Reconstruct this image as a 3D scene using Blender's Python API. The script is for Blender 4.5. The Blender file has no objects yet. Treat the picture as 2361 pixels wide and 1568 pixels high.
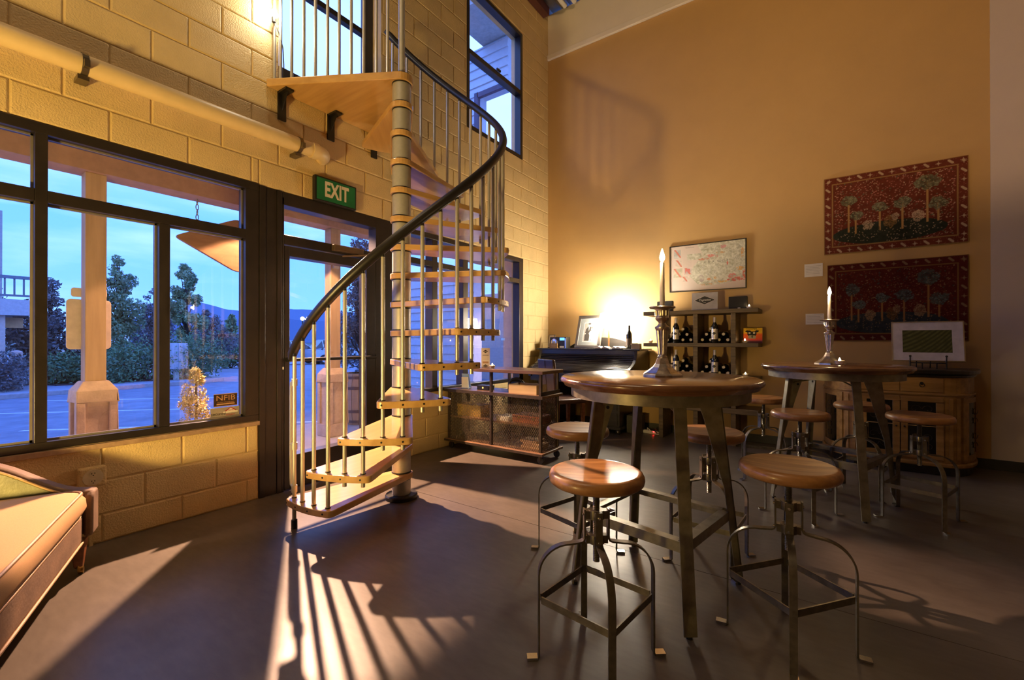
import bpy, bmesh, math, random
import numpy as np
from mathutils import Vector, Matrix
random.seed(7); rng = np.random.default_rng(7)
S = bpy.context.scene; COL = S.collection
PI = math.pi
# ---------------------------------------------------------------- camera
cam_d = bpy.data.cameras.new('camera'); cam = bpy.data.objects.new('camera', cam_d); COL.objects.link(cam)
F_PX, YAW, PIT = 1019.76, .6134, .0032
cam_d.sensor_fit = 'HORIZONTAL'; cam_d.sensor_width = 36.0; cam_d.lens = F_PX/2361*36
cam_d.clip_start = .02; cam_d.clip_end = 2000
cam.location = (3.5362, 0, 1.2041)
cam.rotation_euler = (PI/2+PIT, 0, YAW)
S.camera = cam
# ---------------------------------------------------------------- colour management
S.view_settings.view_transform = 'Standard'; S.view_settings.look = 'None'
S.view_settings.gamma = 1; S.view_settings.use_curve_mapping = False
S.view_settings.exposure = 0.0
S.cycles.use_denoising = True
S.cycles.max_bounces = 10; S.cycles.diffuse_bounces = 4; S.cycles.glossy_bounces = 5
S.cycles.transparent_max_bounces = 24; S.cycles.transmission_bounces = 6
S.cycles.caustics_reflective = False; S.cycles.caustics_refractive = False
S.cycles.sample_clamp_indirect = 6
# ---------------------------------------------------------------- dusk sky
W = bpy.data.worlds.new('dusk_sky'); S.world = W; W.use_nodes = True
nt = W.node_tree; nt.nodes.clear()
out = nt.nodes.new('ShaderNodeOutputWorld'); bg = nt.nodes.new('ShaderNodeBackground')
tc = nt.nodes.new('ShaderNodeTexCoord'); sp = nt.nodes.new('ShaderNodeSeparateXYZ')
rp = nt.nodes.new('ShaderNodeValToRGB')
nt.links.new(tc.outputs['Generated'], sp.inputs[0]); nt.links.new(sp.outputs['Z'], rp.inputs[0])
els = rp.color_ramp.elements
els[0].position = 0.0; els[0].color = (.30, .60, 1.0, 1)
els[1].position = 1.0; els[1].color = (.03, .24, 1.0, 1)
for p, c in ((.10, (.23, .53, 1.0, 1)), (.22, (.19, .50, 1.0, 1)), (.42, (.60, .84, 1.0, 1)), (.58, (.55, .80, 1.0, 1)), (.72, (.05, .30, 1.0, 1))):
    e = els.new(p); e.color = c
mp = nt.nodes.new('ShaderNodeMapping'); mp.inputs['Scale'].default_value = (3, 3, 14)
nz = nt.nodes.new('ShaderNodeTexNoise'); nz.inputs['Scale'].default_value = 1.6; nz.inputs['Detail'].default_value = 5
cr = nt.nodes.new('ShaderNodeValToRGB'); cr.color_ramp.elements[0].position = .45; cr.color_ramp.elements[1].position = .75
cr.color_ramp.elements[1].color = (.55, .55, .55, 1)
mx = nt.nodes.new('ShaderNodeMixRGB'); mx.inputs['Color2'].default_value = (.62, .82, 1.0, 1)
nt.links.new(tc.outputs['Generated'], mp.inputs[0]); nt.links.new(mp.outputs[0], nz.inputs['Vector'])
nt.links.new(nz.outputs[0], cr.inputs[0]); nt.links.new(cr.outputs[0], mx.inputs['Fac'])
nt.links.new(rp.outputs[0], mx.inputs['Color1'])
gm = nt.nodes.new('ShaderNodeMixRGB'); gm.blend_type = 'MULTIPLY'; gm.inputs['Fac'].default_value = 1
gm.inputs['Color2'].default_value = (.80, .95, 2.0, 1)
nt.links.new(mx.outputs[0], gm.inputs['Color1'])
nt.links.new(gm.outputs[0], bg.inputs['Color']); bg.inputs['Strength'].default_value = 1.85
nt.links.new(bg.outputs[0], out.inputs[0])
# ---------------------------------------------------------------- lamps of the place, and added fill lights
def lamp(name, loc, power, color, r=.05, typ='POINT', **kw):
    d = bpy.data.lights.new(name, typ); d.energy = power; d.color = color
    if typ in ('POINT', 'SPOT'): d.shadow_soft_size = r
    for k, v in kw.items(): setattr(d, k, v)
    o = bpy.data.objects.new(name, d); COL.objects.link(o); o.location = loc
    return o
P_PORCH, P_LOW, P_MEZZ, P_AMB = 2700, 430, 520, 55
pl_ = lamp('porch_floodlight', (-1.15, 2.53, 2.73), P_PORCH, (1.0, .57, .36), .03, 'SPOT', spot_size=math.radians(72), spot_blend=.35)
pl_.rotation_euler = Vector((1.8, -.5, -2.7)).to_track_quat('-Z', 'Y').to_euler()
lamp('porch_downlight', (-1.15, 2.53, 2.73), 380, (1.0, .54, .29), .03, 'SPOT', spot_size=math.radians(114), spot_blend=.10)
lamp('porch_downlight', (-1.40, 8.6, 2.9), 420, (1.0, .58, .38), .05, 'SPOT', spot_size=math.radians(140), spot_blend=.3)
lamp('porch_downlight', (-1.40, -3.4, 2.9), 420, (1.0, .58, .35), .05, 'SPOT', spot_size=math.radians(140), spot_blend=.3)
lo = lamp('low_uplight', (1.55, -1.30, .62), P_LOW, (1.0, .66, .20), .10, 'SPOT', spot_size=math.radians(98), spot_blend=.5)
lo.rotation_euler = (Vector((.0, 1.6, 2.4))-lo.location).to_track_quat('-Z', 'Y').to_euler()
lamp('low_fill', (1.62, -1.26, .70), 85, (1.0, .68, .22), .08)  # added fill beside the uplight
mz = lamp('mezzanine_lamp', (6.0, -1.2, 4.7), P_MEZZ, (1.0, .60, .26), .16, 'SPOT', spot_size=math.radians(84), spot_blend=.35)
mz.rotation_euler = Vector((-1.2, 7.2, -1.0)).to_track_quat('-Z', 'Y').to_euler()
tl_ = lamp('upper_terrace_lamp', (-.62, -2.2, 5.0), 700, (.60, .50, 1.0), .06, 'SPOT', spot_size=math.radians(24), spot_blend=.2)
tl_.rotation_euler = Vector((1.1, 8.2, -1.0)).to_track_quat('-Z', 'Y').to_euler()
am = lamp('ambient_fill', (1.6, -.6, 6.0), P_AMB, (1.0, .72, .45), typ='AREA'); am.data.size = 2.0  # added warm ambient fill for the room, no fixture behind it
# ---------------------------------------------------------------- materials
MATS = {}
def _new(name):
    m = bpy.data.materials.new(name); m.use_nodes = True
    return m, m.node_tree, m.node_tree.nodes['Principled BSDF']
def _coord(t, world=False):
    if world:
        return t.nodes.new('ShaderNodeNewGeometry').outputs['Position']
    return t.nodes.new('ShaderNodeTexCoord').outputs['Object']
def _map(t, src, scale, rot=(0, 0, 0)):
    mpn = t.nodes.new('ShaderNodeMapping'); mpn.inputs['Scale'].default_value = scale; mpn.inputs['Rotation'].default_value = rot
    t.links.new(src, mpn.inputs[0]); return mpn.outputs[0]
def _noise(t, vec, scale, detail=4, rough=.55):
    n = t.nodes.new('ShaderNodeTexNoise'); n.inputs['Scale'].default_value = scale; n.inputs['Detail'].default_value = detail
    n.inputs['Roughness'].default_value = rough; t.links.new(vec, n.inputs['Vector']); return n.outputs[0]
def _ramp(t, fac, stops):
    r = t.nodes.new('ShaderNodeValToRGB'); r.color_ramp.elements[0].position = stops[0][0]; r.color_ramp.elements[0].color = (*stops[0][1], 1)
    r.color_ramp.elements[1].position = stops[-1][0]; r.color_ramp.elements[1].color = (*stops[-1][1], 1)
    for p, c in stops[1:-1]:
        e = r.color_ramp.elements.new(p); e.color = (*c, 1)
    t.links.new(fac, r.inputs[0]); return r.outputs[0]
def _bump(t, b, h, strength, dist=.01):
    n = t.nodes.new('ShaderNodeBump'); n.inputs['Strength'].default_value = strength; n.inputs['Distance'].default_value = dist
    t.links.new(h, n.inputs['Height']); t.links.new(n.outputs[0], b.inputs['Normal'])
def plain(name, col, rough=.5, metal=0, vary=.12, scale=14, bump=0, bscale=None, spec=None, world=False, coat=0):
    if name in MATS: return MATS[name]
    m, t, b = _new(name); v = _coord(t, world)
    n = _noise(t, v, scale)
    lo = tuple(c*(1-vary) for c in col); hi = tuple(min(1, c*(1+vary)) for c in col)
    t.links.new(_ramp(t, n, [(.3, lo), (.7, hi)]), b.inputs['Base Color'])
    b.inputs['Roughness'].default_value = rough; b.inputs['Metallic'].default_value = metal
    if spec is not None: b.inputs['Specular IOR Level'].default_value = spec
    if coat: b.inputs['Coat Weight'].default_value = coat; b.inputs['Coat Roughness'].default_value = .12
    if bump: _bump(t, b, _noise(t, v, bscale or scale*6, 3), bump)
    MATS[name] = m; return m
def wood(name, dark, light, rough=.4, scale=(2, 30, 30), coat=0, bump=.05, rot=(0, 0, 0)):
    if name in MATS: return MATS[name]
    m, t, b = _new(name); v = _map(t, _coord(t), scale, rot)
    n = _noise(t, v, 1.0, 6, .62); n2 = _noise(t, v, .25, 3)
    mxn = t.nodes.new('ShaderNodeMixRGB'); mxn.blend_type = 'MULTIPLY'; mxn.inputs['Fac'].default_value = .6
    t.links.new(_ramp(t, n, [(.3, dark), (.68, light)]), mxn.inputs['Color1'])
    t.links.new(_ramp(t, n2, [(.3, (.72, .7, .68)), (.7, (1, 1, 1))]), mxn.inputs['Color2'])
    t.links.new(mxn.outputs[0], b.inputs['Base Color']); b.inputs['Roughness'].default_value = rough
    if coat: b.inputs['Coat Weight'].default_value = coat; b.inputs['Coat Roughness'].default_value = .15
    if bump: _bump(t, b, n, bump, .004)
    MATS[name] = m; return m
def glow(name, col, strength):
    if name in MATS: return MATS[name]
    m, t, b = _new(name)
    b.inputs['Base Color'].default_value = (*col, 1); b.inputs['Emission Color'].default_value = (*col, 1)
    b.inputs['Emission Strength'].default_value = strength; MATS[name] = m; return m
def painted(name, rough=.6, attr='paint', spec=.3):
    if name in MATS: return MATS[name]
    m, t, b = _new(name); a = t.nodes.new('ShaderNodeAttribute'); a.attribute_name = attr
    t.links.new(a.outputs['Color'], b.inputs['Base Color']); b.inputs['Roughness'].default_value = rough
    b.inputs['Specular IOR Level'].default_value = spec; MATS[name] = m; return m
def pane_mat():
    """clear pane: straight-through plus a Schlick mirror reflection, alike from both sides"""
    m, t, b = _new('window_glass'); t.nodes.remove(b); o = t.nodes['Material Output']
    tr = t.nodes.new('ShaderNodeBsdfTransparent'); tr.inputs[0].default_value = (.95, .97, .97, 1)
    gl = t.nodes.new('ShaderNodeBsdfGlossy'); gl.inputs['Roughness'].default_value = .0
    ge = t.nodes.new('ShaderNodeNewGeometry')
    dt = t.nodes.new('ShaderNodeVectorMath'); dt.operation = 'DOT_PRODUCT'
    t.links.new(ge.outputs['Incoming'], dt.inputs[0]); t.links.new(ge.outputs['Normal'], dt.inputs[1])
    def math_(op, a, b=None):
        n = t.nodes.new('ShaderNodeMath'); n.operation = op
        for i, v in enumerate((a, b)):
            if v is None: continue
            if isinstance(v, (int, float)): n.inputs[i].default_value = v
            else: t.links.new(v, n.inputs[i])
        return n.outputs[0]
    c = math_('SUBTRACT', 1.0, math_('ABSOLUTE', dt.outputs['Value']))
    fr = math_('ADD', math_('MULTIPLY', math_('POWER', c, 5.0), .86), .14)
    mxs = t.nodes.new('ShaderNodeMixShader')
    t.links.new(fr, mxs.inputs[0]); t.links.new(tr.outputs[0], mxs.inputs[1]); t.links.new(gl.outputs[0], mxs.inputs[2])
    t.links.new(mxs.outputs[0], o.inputs[0]); return m
GLASS = pane_mat()
M_BLOCK = plain('painted_block', (.62, .46, .22), .62, vary=.07, scale=5, bump=.55, bscale=95, world=True)
M_MORTAR = plain('painted_mortar', (.58, .43, .205), .65, vary=.05, bump=.2, world=True)
M_GOLD = plain('gold_wall_paint', (.52, .33, .125), .6, vary=.03, scale=3, bump=.12, bscale=160, world=True)
M_GREYWALL = plain('grey_wall_paint', (.58, .50, .46), .6, vary=.03, scale=3, bump=.1, bscale=160, world=True)
M_WHITEWALL = plain('white_drywall', (.78, .73, .65), .6, vary=.03, scale=3, world=True)
M_BLACKFRAME = plain('bronze_black_frame', (.018, .014, .012), .34, vary=.25, scale=9, bump=.05)
M_BLACK = plain('black_plastic', (.012, .011, .010), .4, vary=.2)
M_STEEL = plain('brushed_steel', (.50, .475, .41), .42, .55, vary=.06)
M_GREYPOST = plain('silver_painted_pole', (.44, .425, .39), .45, .35, vary=.06, scale=30)
M_IRON = plain('dark_gunmetal', (.20, .175, .13), .34, .8, vary=.3, scale=22)
M_TABLEIRON = plain('brassy_gunmetal', (.27, .24, .16), .42, .55, vary=.3, scale=16)
M_CHROME = plain('bright_metal', (.7, .68, .64), .2, 1, vary=.05)
M_BEECH = wood('beech_tread', (.54, .31, .11), (.68, .42, .165), .28, (1.6, 16, 16), coat=.35, bump=.01)
M_SEAT = wood('mango_seat', (.26, .105, .028), (.60, .30, .10), .36, (3, 22, 22), coat=.18, bump=.03)
M_TOP = wood('table_top_wood', (.13, .055, .02), (.30, .14, .06), .25, (2, 26, 26), coat=.55, bump=.03)
M_SHELF = wood('dark_oak_shelf', (.055, .035, .016), (.17, .11, .05), .5, (2.5, 34, 34), bump=.08)
M_DESK = wood('black_desk_wood', (.010, .009, .008), (.028, .024, .020), .33, (2, 30, 30), coat=.3)
M_BUFFET = wood('honey_cabinet_wood', (.26, .13, .03), (.48, .27, .075), .4, (2, 18, 18), coat=.2)
M_BUFTOP = wood('black_cabinet_top', (.008, .006, .005), (.02, .016, .012), .3, (2, 30, 30), coat=.4)
M_CARTWOOD = wood('cart_wood', (.12, .06, .03), (.27, .15, .08), .4, (3, 30, 30), coat=.2)
M_CARTMETAL = plain('rusty_dark_steel', (.075, .055, .04), .45, .7, vary=.3)
M_PIPE = plain('cream_pipe_paint', (.66, .50, .27), .42, vary=.04)
M_WHITE = plain('white_paint', (.75, .73, .68), .5, vary=.03)
M_PAPER = plain('paper', (.78, .74, .66), .8, vary=.04)
# ---------------------------------------------------------------- mesh helpers
class MB:
    def __init__(s): s.v = []; s.f = []
    def add(s, vs, fs, M=None):
        b = len(s.v)
        s.v += [tuple(M @ Vector(q)) for q in vs] if M is not None else [tuple(q) for q in vs]
        s.f += [tuple(i+b for i in q) for q in fs]; return s
    def box(s, c, d, M=None, rz=0):
        x, y, z = d[0]/2, d[1]/2, d[2]/2
        vs = [Vector(((-1)**(i & 1 == 0)*x, (-1)**(i >> 1 & 1 == 0)*y, (-1)**(i >> 2 == 0)*z)) for i in range(8)]
        if rz: R = Matrix.Rotation(rz, 3, 'Z'); vs = [R @ q for q in vs]
        vs = [q+Vector(c) for q in vs]
        return s.add(vs, [(0, 2, 3, 1), (4, 5, 7, 6), (0, 1, 5, 4), (2, 6, 7, 3), (0, 4, 6, 2), (1, 3, 7, 5)], M)
    def b2(s, lo, hi, M=None):
        return s.box([(a+b)/2 for a, b in zip(lo, hi)], [abs(b-a) for a, b in zip(lo, hi)], M)
    def lathe(s, prof, c=(0, 0, 0), n=24, M=None, cap=True):
        vs, fs = [], []
        for r, z in prof:
            for i in range(n):
                a = 2*PI*i/n; vs.append((c[0]+r*math.cos(a), c[1]+r*math.sin(a), c[2]+z))
        for j in range(len(prof)-1):
            for i in range(n):
                k = (i+1) % n; fs.append((j*n+i, j*n+k, (j+1)*n+k, (j+1)*n+i))
        if cap:
            fs.append(tuple(range(n-1, -1, -1))); L = len(prof)-1; fs.append(tuple(L*n+i for i in range(n)))
        return s.add(vs, fs, M)
    def tube(s, pts, r, n=8, M=None, closed=False, flat=None):
        """swept round tube, or a flat bar when flat=(width, thickness, width_dir)"""
        P = [Vector(p) for p in pts]; m = len(P); vs, fs = [], []
        up = None
        for i in range(m):
            a = P[i-1] if (i > 0 or closed) else P[i]; b = P[(i+1) % m] if (i < m-1 or closed) else P[i]
            t = (b-a).normalized()
            if flat:
                wd = Vector(flat[2]); wd = (wd-t*wd.dot(t)).normalized(); th = t.cross(wd)
                w, h = flat[0]/2, flat[1]/2
                for (sx, sy) in ((-1, -1), (1, -1), (1, 1), (-1, 1)): vs.append(P[i]+wd*w*sx+th*h*sy)
            else:
                if up is None:
                    up = Vector((0, 0, 1)) if abs(t.z) < .9 else Vector((1, 0, 0))
                u = (up-t*up.dot(t))
                u = u.normalized() if u.length > 1e-5 else t.orthogonal().normalized()
                up = u; w = t.cross(u); rr = r[i] if isinstance(r, (list, tuple)) else r
                for k in range(n):
                    q = 2*PI*k/n; vs.append(P[i]+u*rr*math.cos(q)+w*rr*math.sin(q))
        if flat: n = 4
        for j in range(m if closed else m-1):
            for i in range(n):
                k = (i+1) % n; jj = (j+1) % m
                fs.append((j*n+i, j*n+k, jj*n+k, jj*n+i))
        if not closed:
            fs.append(tuple(range(n-1, -1, -1))); fs.append(tuple((m-1)*n+i for i in range(n)))
        return s.add(vs, fs, M)
    def prism(s, poly, lo, hi, axis='z', M=None):
        n = len(poly)
        def p3(q, h): return {'z': (q[0], q[1], h), 'y': (q[0], h, q[1]), 'x': (h, q[0], q[1])}[axis]
        vs = [p3(q, lo) for q in poly]+[p3(q, hi) for q in poly]
        fs = [tuple(range(n-1, -1, -1)), tuple(range(n, 2*n))]+[(i, (i+1) % n, n+(i+1) % n, n+i) for i in range(n)]
        return s.add(vs, fs, M)
    def sphere(s, c, r, n=12, m=8, sc=(1, 1, 1), M=None):
        vs, fs = [], []
        for j in range(m+1):
            t = PI*j/m
            for i in range(n):
                a = 2*PI*i/n; vs.append((c[0]+r*sc[0]*math.sin(t)*math.cos(a), c[1]+r*sc[1]*math.sin(t)*math.sin(a), c[2]-r*sc[2]*math.cos(t)))
        for j in range(m):
            for i in range(n):
                k = (i+1) % n; fs.append((j*n+i, j*n+k, (j+1)*n+k, (j+1)*n+i))
        return s.add(vs, fs, M)
    def mesh(s, name, mat=None, smooth=False, ang=38):
        me = bpy.data.meshes.new(name); me.from_pydata(s.v, [], s.f); me.validate()
        if mat: me.materials.append(mat)
        bm = bmesh.new(); bm.from_mesh(me); bmesh.ops.remove_doubles(bm, verts=bm.verts, dist=1e-6)
        bmesh.ops.recalc_face_normals(bm, faces=bm.faces); bm.to_mesh(me); bm.free()
        if smooth: me.shade_smooth(); me.set_sharp_from_angle(angle=math.radians(ang))
        return me
    def build(s, name, mat, parent=None, smooth=False, bev=0, ang=38, seg=2):
        o = bpy.data.objects.new(name, s.mesh(name, mat, smooth, ang)); COL.objects.link(o)
        if parent: o.parent = parent
        if bev:
            md = o.modifiers.new('bevel', 'BEVEL'); md.width = bev; md.segments = seg; md.limit_method = 'ANGLE'; md.harden_normals = False
        return o
def B(*boxes):
    m = MB()
    for lo, hi in boxes: m.b2(lo, hi)
    return m
def thing(name, label, cat, loc=(0, 0, 0), rz=0, group=None):
    o = bpy.data.objects.new(name, None); COL.objects.link(o); o.location = loc; o.rotation_euler = (0, 0, rz)
    o.empty_display_size = .05
    o['label'] = label; o['category'] = cat
    if group: o['group'] = group
    return o
def tag(o, label, cat, group=None):
    o['label'] = label; o['category'] = cat
    if group: o['group'] = group
    return o
def struct(o): o['kind'] = 'structure'; return o
def dup(root, loc, rz, label, group=None):
    r = root.copy(); COL.objects.link(r); r.location = loc; r.rotation_euler = (0, 0, rz); r['label'] = label
    if group: r['group'] = group
    for ch in list(root.children):
        c = ch.copy(); COL.objects.link(c); c.parent = r
        for g in list(ch.children):
            d = g.copy(); COL.objects.link(d); d.parent = c
    return r
def text(name, body, size, mat, parent, M, sx=1, ext=.0006, align='CENTER', shear=0, space=1, bold=0):
    cu = bpy.data.curves.new('lettering', 'FONT'); cu.body = body; cu.size = size; cu.extrude = ext
    cu.align_x = align; cu.align_y = 'CENTER'; cu.shear = shear; cu.space_character = space
    cu.resolution_u = 3; cu.offset = bold
    ob = bpy.data.objects.new('lettering', cu); COL.objects.link(ob)
    dg = bpy.context.evaluated_depsgraph_get(); dg.update()
    me = bpy.data.meshes.new_from_object(ob.evaluated_get(dg))
    bpy.data.objects.remove(ob); me.transform(Matrix.Diagonal((sx, 1, 1, 1))); me.transform(M)
    me.materials.clear(); me.materials.append(mat)
    o = bpy.data.objects.new(name, me); COL.objects.link(o)
    if parent: o.parent = parent
    return o
def facing(origin, right, up):
    """matrix that puts local x along right, y along up, z out of the face"""
    r = Vector(right).normalized(); u = Vector(up).normalized(); n = r.cross(u)
    M = Matrix(((r.x, u.x, n.x, origin[0]), (r.y, u.y, n.y, origin[1]), (r.z, u.z, n.z, origin[2]), (0, 0, 0, 1))); return M
def picture(name, img, w, h, mat, parent, M, thick=.0):
    """flat print: a fine grid whose vertices carry the printed colours. img (rows, cols, 3) linear, row 0 at the top"""
    ny, nx = img.shape[:2]
    xs = np.linspace(-w/2, w/2, nx); ys = np.linspace(h/2, -h/2, ny)
    X, Y = np.meshgrid(xs, ys); vs = np.stack([X, Y, np.zeros_like(X)], -1).reshape(-1, 3)
    idx = np.arange(nx*ny).reshape(ny, nx)
    fs = np.stack([idx[1:, :-1], idx[1:, 1:], idx[:-1, 1:], idx[:-1, :-1]], -1).reshape(-1, 4)
    me = bpy.data.meshes.new(name); me.from_pydata(vs.tolist(), [], fs.tolist())
    at = me.attributes.new('paint', 'FLOAT_COLOR', 'POINT')
    c = np.ones((nx*ny, 4), np.float32); c[:, :3] = img.reshape(-1, 3); at.data.foreach_set('color', c.ravel())
    me.transform(M); me.materials.append(mat)
    o = bpy.data.objects.new(name, me); COL.objects.link(o)
    if parent: o.parent = parent
    return o
# ================================================================ the room
YB, ZC, XR = 6.0185, 6.33, 7.4
OPEN = [(-1.5, 1.654, .598, 2.415), (1.654, 2.93, 0, 2.405), (2.93, 5.30, .645, 2.395), (1.806, 2.80, 3.25, 5.5), (4.076, 5.292, 3.82, 5.63)]
def solid_cells(y0, y1, z0, z1, opens):
    ys = sorted({y0, y1, *[min(max(v, y0), y1) for o in opens for v in o[:2]]})
    zs = sorted({z0, z1, *[min(max(v, z0), z1) for o in opens for v in o[2:]]})
    cells = []
    for a, b in zip(ys, ys[1:]):
        for c, d in zip(zs, zs[1:]):
            m, n = (a+b)/2, (c+d)/2
            if not any(o[0] < m < o[1] and o[2] < n < o[3] for o in opens): cells.append((a, b, c, d))
    return cells
m = MB()
for a, b, c, d in solid_cells(-6.5, YB+.18, -.02, ZC+.1, OPEN): m.b2((-.2, a, c), (-.007, b, d))
wall_left = struct(m.build('wall_left', M_MORTAR))
# every concrete block of the wall, cut round the openings
def block_mesh(w, h):
    i, e = .004, .011
    mb = MB(); vs = []
    for x, k in ((-.012, i), (-.004, i), (0, e)):
        vs += [(x, -w/2+k, -h/2+k), (x, w/2-k, -h/2+k), (x, w/2-k, h/2-k), (x, -w/2+k, h/2-k)]
    fs = [(8, 9, 10, 11)]
    for r in (0, 4):
        for j in range(4): fs.append((r+j, r+(j+1) % 4, r+4+(j+1) % 4, r+4+j))
    mb.add(vs, fs); return mb
BS, BL = .2032, .4064
blocks = []
zrow = [-.0372+BS*k for k in range(33)]
for k, z0 in enumerate(zrow):
    z1 = min(z0+BS, ZC); z0 = max(z0, 0)
    if z1-z0 < .03: continue
    row = k-13
    ph = .3797+(.2032 if row % 2 == 0 else 0)-(.03 if z1 < 2.2 else 0)
    n0 = math.floor((-.6-ph)/BL)
    y = ph+n0*BL
    while y < YB:
        lo, hi = max(y, -.6), min(y+BL, YB)
        for a, b, c, d in solid_cells(lo, hi, z0, z1, [q for q in OPEN if q[0] < hi-1e-6 and q[1] > lo+1e-6 and q[2] < z1-1e-6 and q[3] > z0+1e-6]):
            blocks.append((a, b, c, d))
        y += BL
# merge cells of one block that an opening's edge line split without removing anything
merged = []
for q in blocks:
    if merged and abs(merged[-1][0]-q[0]) < 1e-6 and abs(merged[-1][1]-q[1]) < 1e-6 and abs(merged[-1][3]-q[2]) < 1e-6 and not any(abs(q[2]-z) < 1e-6 for z in zrow):
        merged[-1] = (q[0], q[1], merged[-1][2], q[3])
    else: merged.append(q)
blocks = [q for q in merged if q[1]-q[0] > .03 and q[3]-q[2] > .025]
def shown(q):
    y, z = (q[0]+q[1])/2, (q[2]+q[3])/2; dx, dy = -3.536, y
    fx, fy = -math.sin(YAW), math.cos(YAW); zz = dx*fx+dy*fy
    if zz < .5 or y < .3: return 0
    px, py = (dx*math.cos(YAW)+dy*math.sin(YAW))/zz*F_PX, (z-1.204)/zz*F_PX
    if abs(px) > 1230 or abs(py) > 840: return 0
    return (q[1]-q[0])*(q[3]-q[2])/zz**3
blocks.sort(key=shown, reverse=True)
cache = {}
rest = MB()
for i, q in enumerate(blocks):
    w, h = round(q[1]-q[0], 3), round(q[3]-q[2], 3); c = (0, (q[0]+q[1])/2, (q[2]+q[3])/2)
    if i < 296 and shown(q) > 0:
        if (w, h) not in cache: cache[(w, h)] = block_mesh(w, h).mesh('concrete_block', M_BLOCK)
        o = bpy.data.objects.new('concrete_block', cache[(w, h)]); COL.objects.link(o); o.parent = wall_left; o.location = c
    else:
        rest.add(block_mesh(w, h).v, block_mesh(w, h).f, Matrix.Translation(c))
o = rest.build('concrete_blocks_beyond', M_BLOCK, wall_left); o['kind'] = 'stuff'
# back wall
struct(B(((-.2, YB, 0), (4.83, YB+.18, 5.62))).build('wall_back', M_GOLD))
struct(B(((4.83, YB-.004, 0), (XR+.2, YB+.18, 5.62))).build('wall_back_right', M_GREYWALL))
struct(B(((0, YB-.012, 5.69), (XR, YB+.1, ZC))).build('wall_back_upper', M_WHITEWALL))
struct(B(((0.004, YB-.045, 5.61), (XR, YB-.002, 5.685))).build('trim_1', M_WHITEWALL, bev=.006))
bb = plain('dark_green_grey_base', (.055, .055, .042), .5)
struct(B(((.02, YB-.012, 0), (XR, YB-.002, .095))).build('baseboard_back', bb, bev=.003))
struct(B(((XR, -6.5, 0), (XR+.2, YB, ZC))).build('wall_right', plain('tan_wall', (.40, .29, .16), .7)))
struct(B(((-.2, -6.7, 0), (XR+.2, -6.5, ZC))).build('wall_rear', MATS['tan_wall']))
# unseen mezzanine, added to cut the lamp's light low on the back wall
struct(B(((0.0, -6.5, 3.0), (XR, -2.6, 3.22)), ((0.0, -2.7, 3.22), (4.5, -2.6, 4.0)), ((4.5, -2.6, 3.0), (XR, 1.25, 3.22)), ((4.5, 1.15, 3.22), (XR, 1.25, 3.98)), ((4.5, -2.6, 3.22), (4.6, 1.15, 3.98))).build('wall_mezzanine_blocker', MATS['tan_wall']))
# floor slabs with sawn joints
M_FLOOR, t, b = _new('sealed_concrete'); v = _coord(t, True)
n1 = _noise(t, v, 1.1, 4, .55); n2 = _noise(t, _map(t, v, (3, 9, 1)), 3.2, 5, .6)
mxn = t.nodes.new('ShaderNodeMixRGB'); mxn.blend_type = 'MULTIPLY'; mxn.inputs['Fac'].default_value = .7
t.links.new(_ramp(t, n1, [(.28, (.080, .064, .050)), (.5, (.122, .101, .081)), (.72, (.175, .150, .123))]), mxn.inputs['Color1'])
t.links.new(_ramp(t, n2, [(.3, (.66, .64, .62)), (.7, (1, 1, 1))]), mxn.inputs['Color2'])
t.links.new(mxn.outputs[0], b.inputs['Base Color'])
t.links.new(_ramp(t, n1, [(.3, (.44,)*3), (.7, (.31,)*3)]), b.inputs['Roughness'])
b.inputs['Specular IOR Level'].default_value = .45
_bump(t, b, n2, .06, .005)
fl = MB()
for (a, c) in ((-6.5, -1.9), (-1.895, 2.463), (2.467, YB+.1)): fl.b2((-.01, a, -.12), (XR, c, 0))
fl.b2((-.01, -6.5, -.13), (XR, YB+.1, -.008))
struct(fl.build('floor', M_FLOOR))
# ceiling deck and what hangs under it
deck = MB()
for i in range(int(XR/.3)+1):
    x = i*.3; deck.prism([(x, ZC), (x+.05, ZC+.06), (x+.2, ZC+.06), (x+.25, ZC), (x+.3, ZC), (x+.3, ZC+.08), (x, ZC+.08)], -6.5, YB+.1, 'y')
struct(deck.build('ceiling', plain('grey_metal_deck', (.16, .14, .12), .5, .4)))
o = B(((.004, -6.3, 6.2), (.11, 5.86, 6.325))).build('steel_joist_seat', plain('oxide_red_steel', (.10, .03, .018), .6)); struct(o); o.name = 'trim_2'
for x in (.36, .52):
    o = MB().tube([(x, -1, 6.26), (x, 5.9, 6.26)], .035, 10).build('ceiling_conduit', M_WHITE, smooth=True)
    tag(o, 'left of two white conduits under the ceiling deck, nearer the block wall' if x < .4 else 'right of two white conduits under the ceiling deck, farther from the block wall', 'conduit', 'white conduits at the ceiling')
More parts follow.
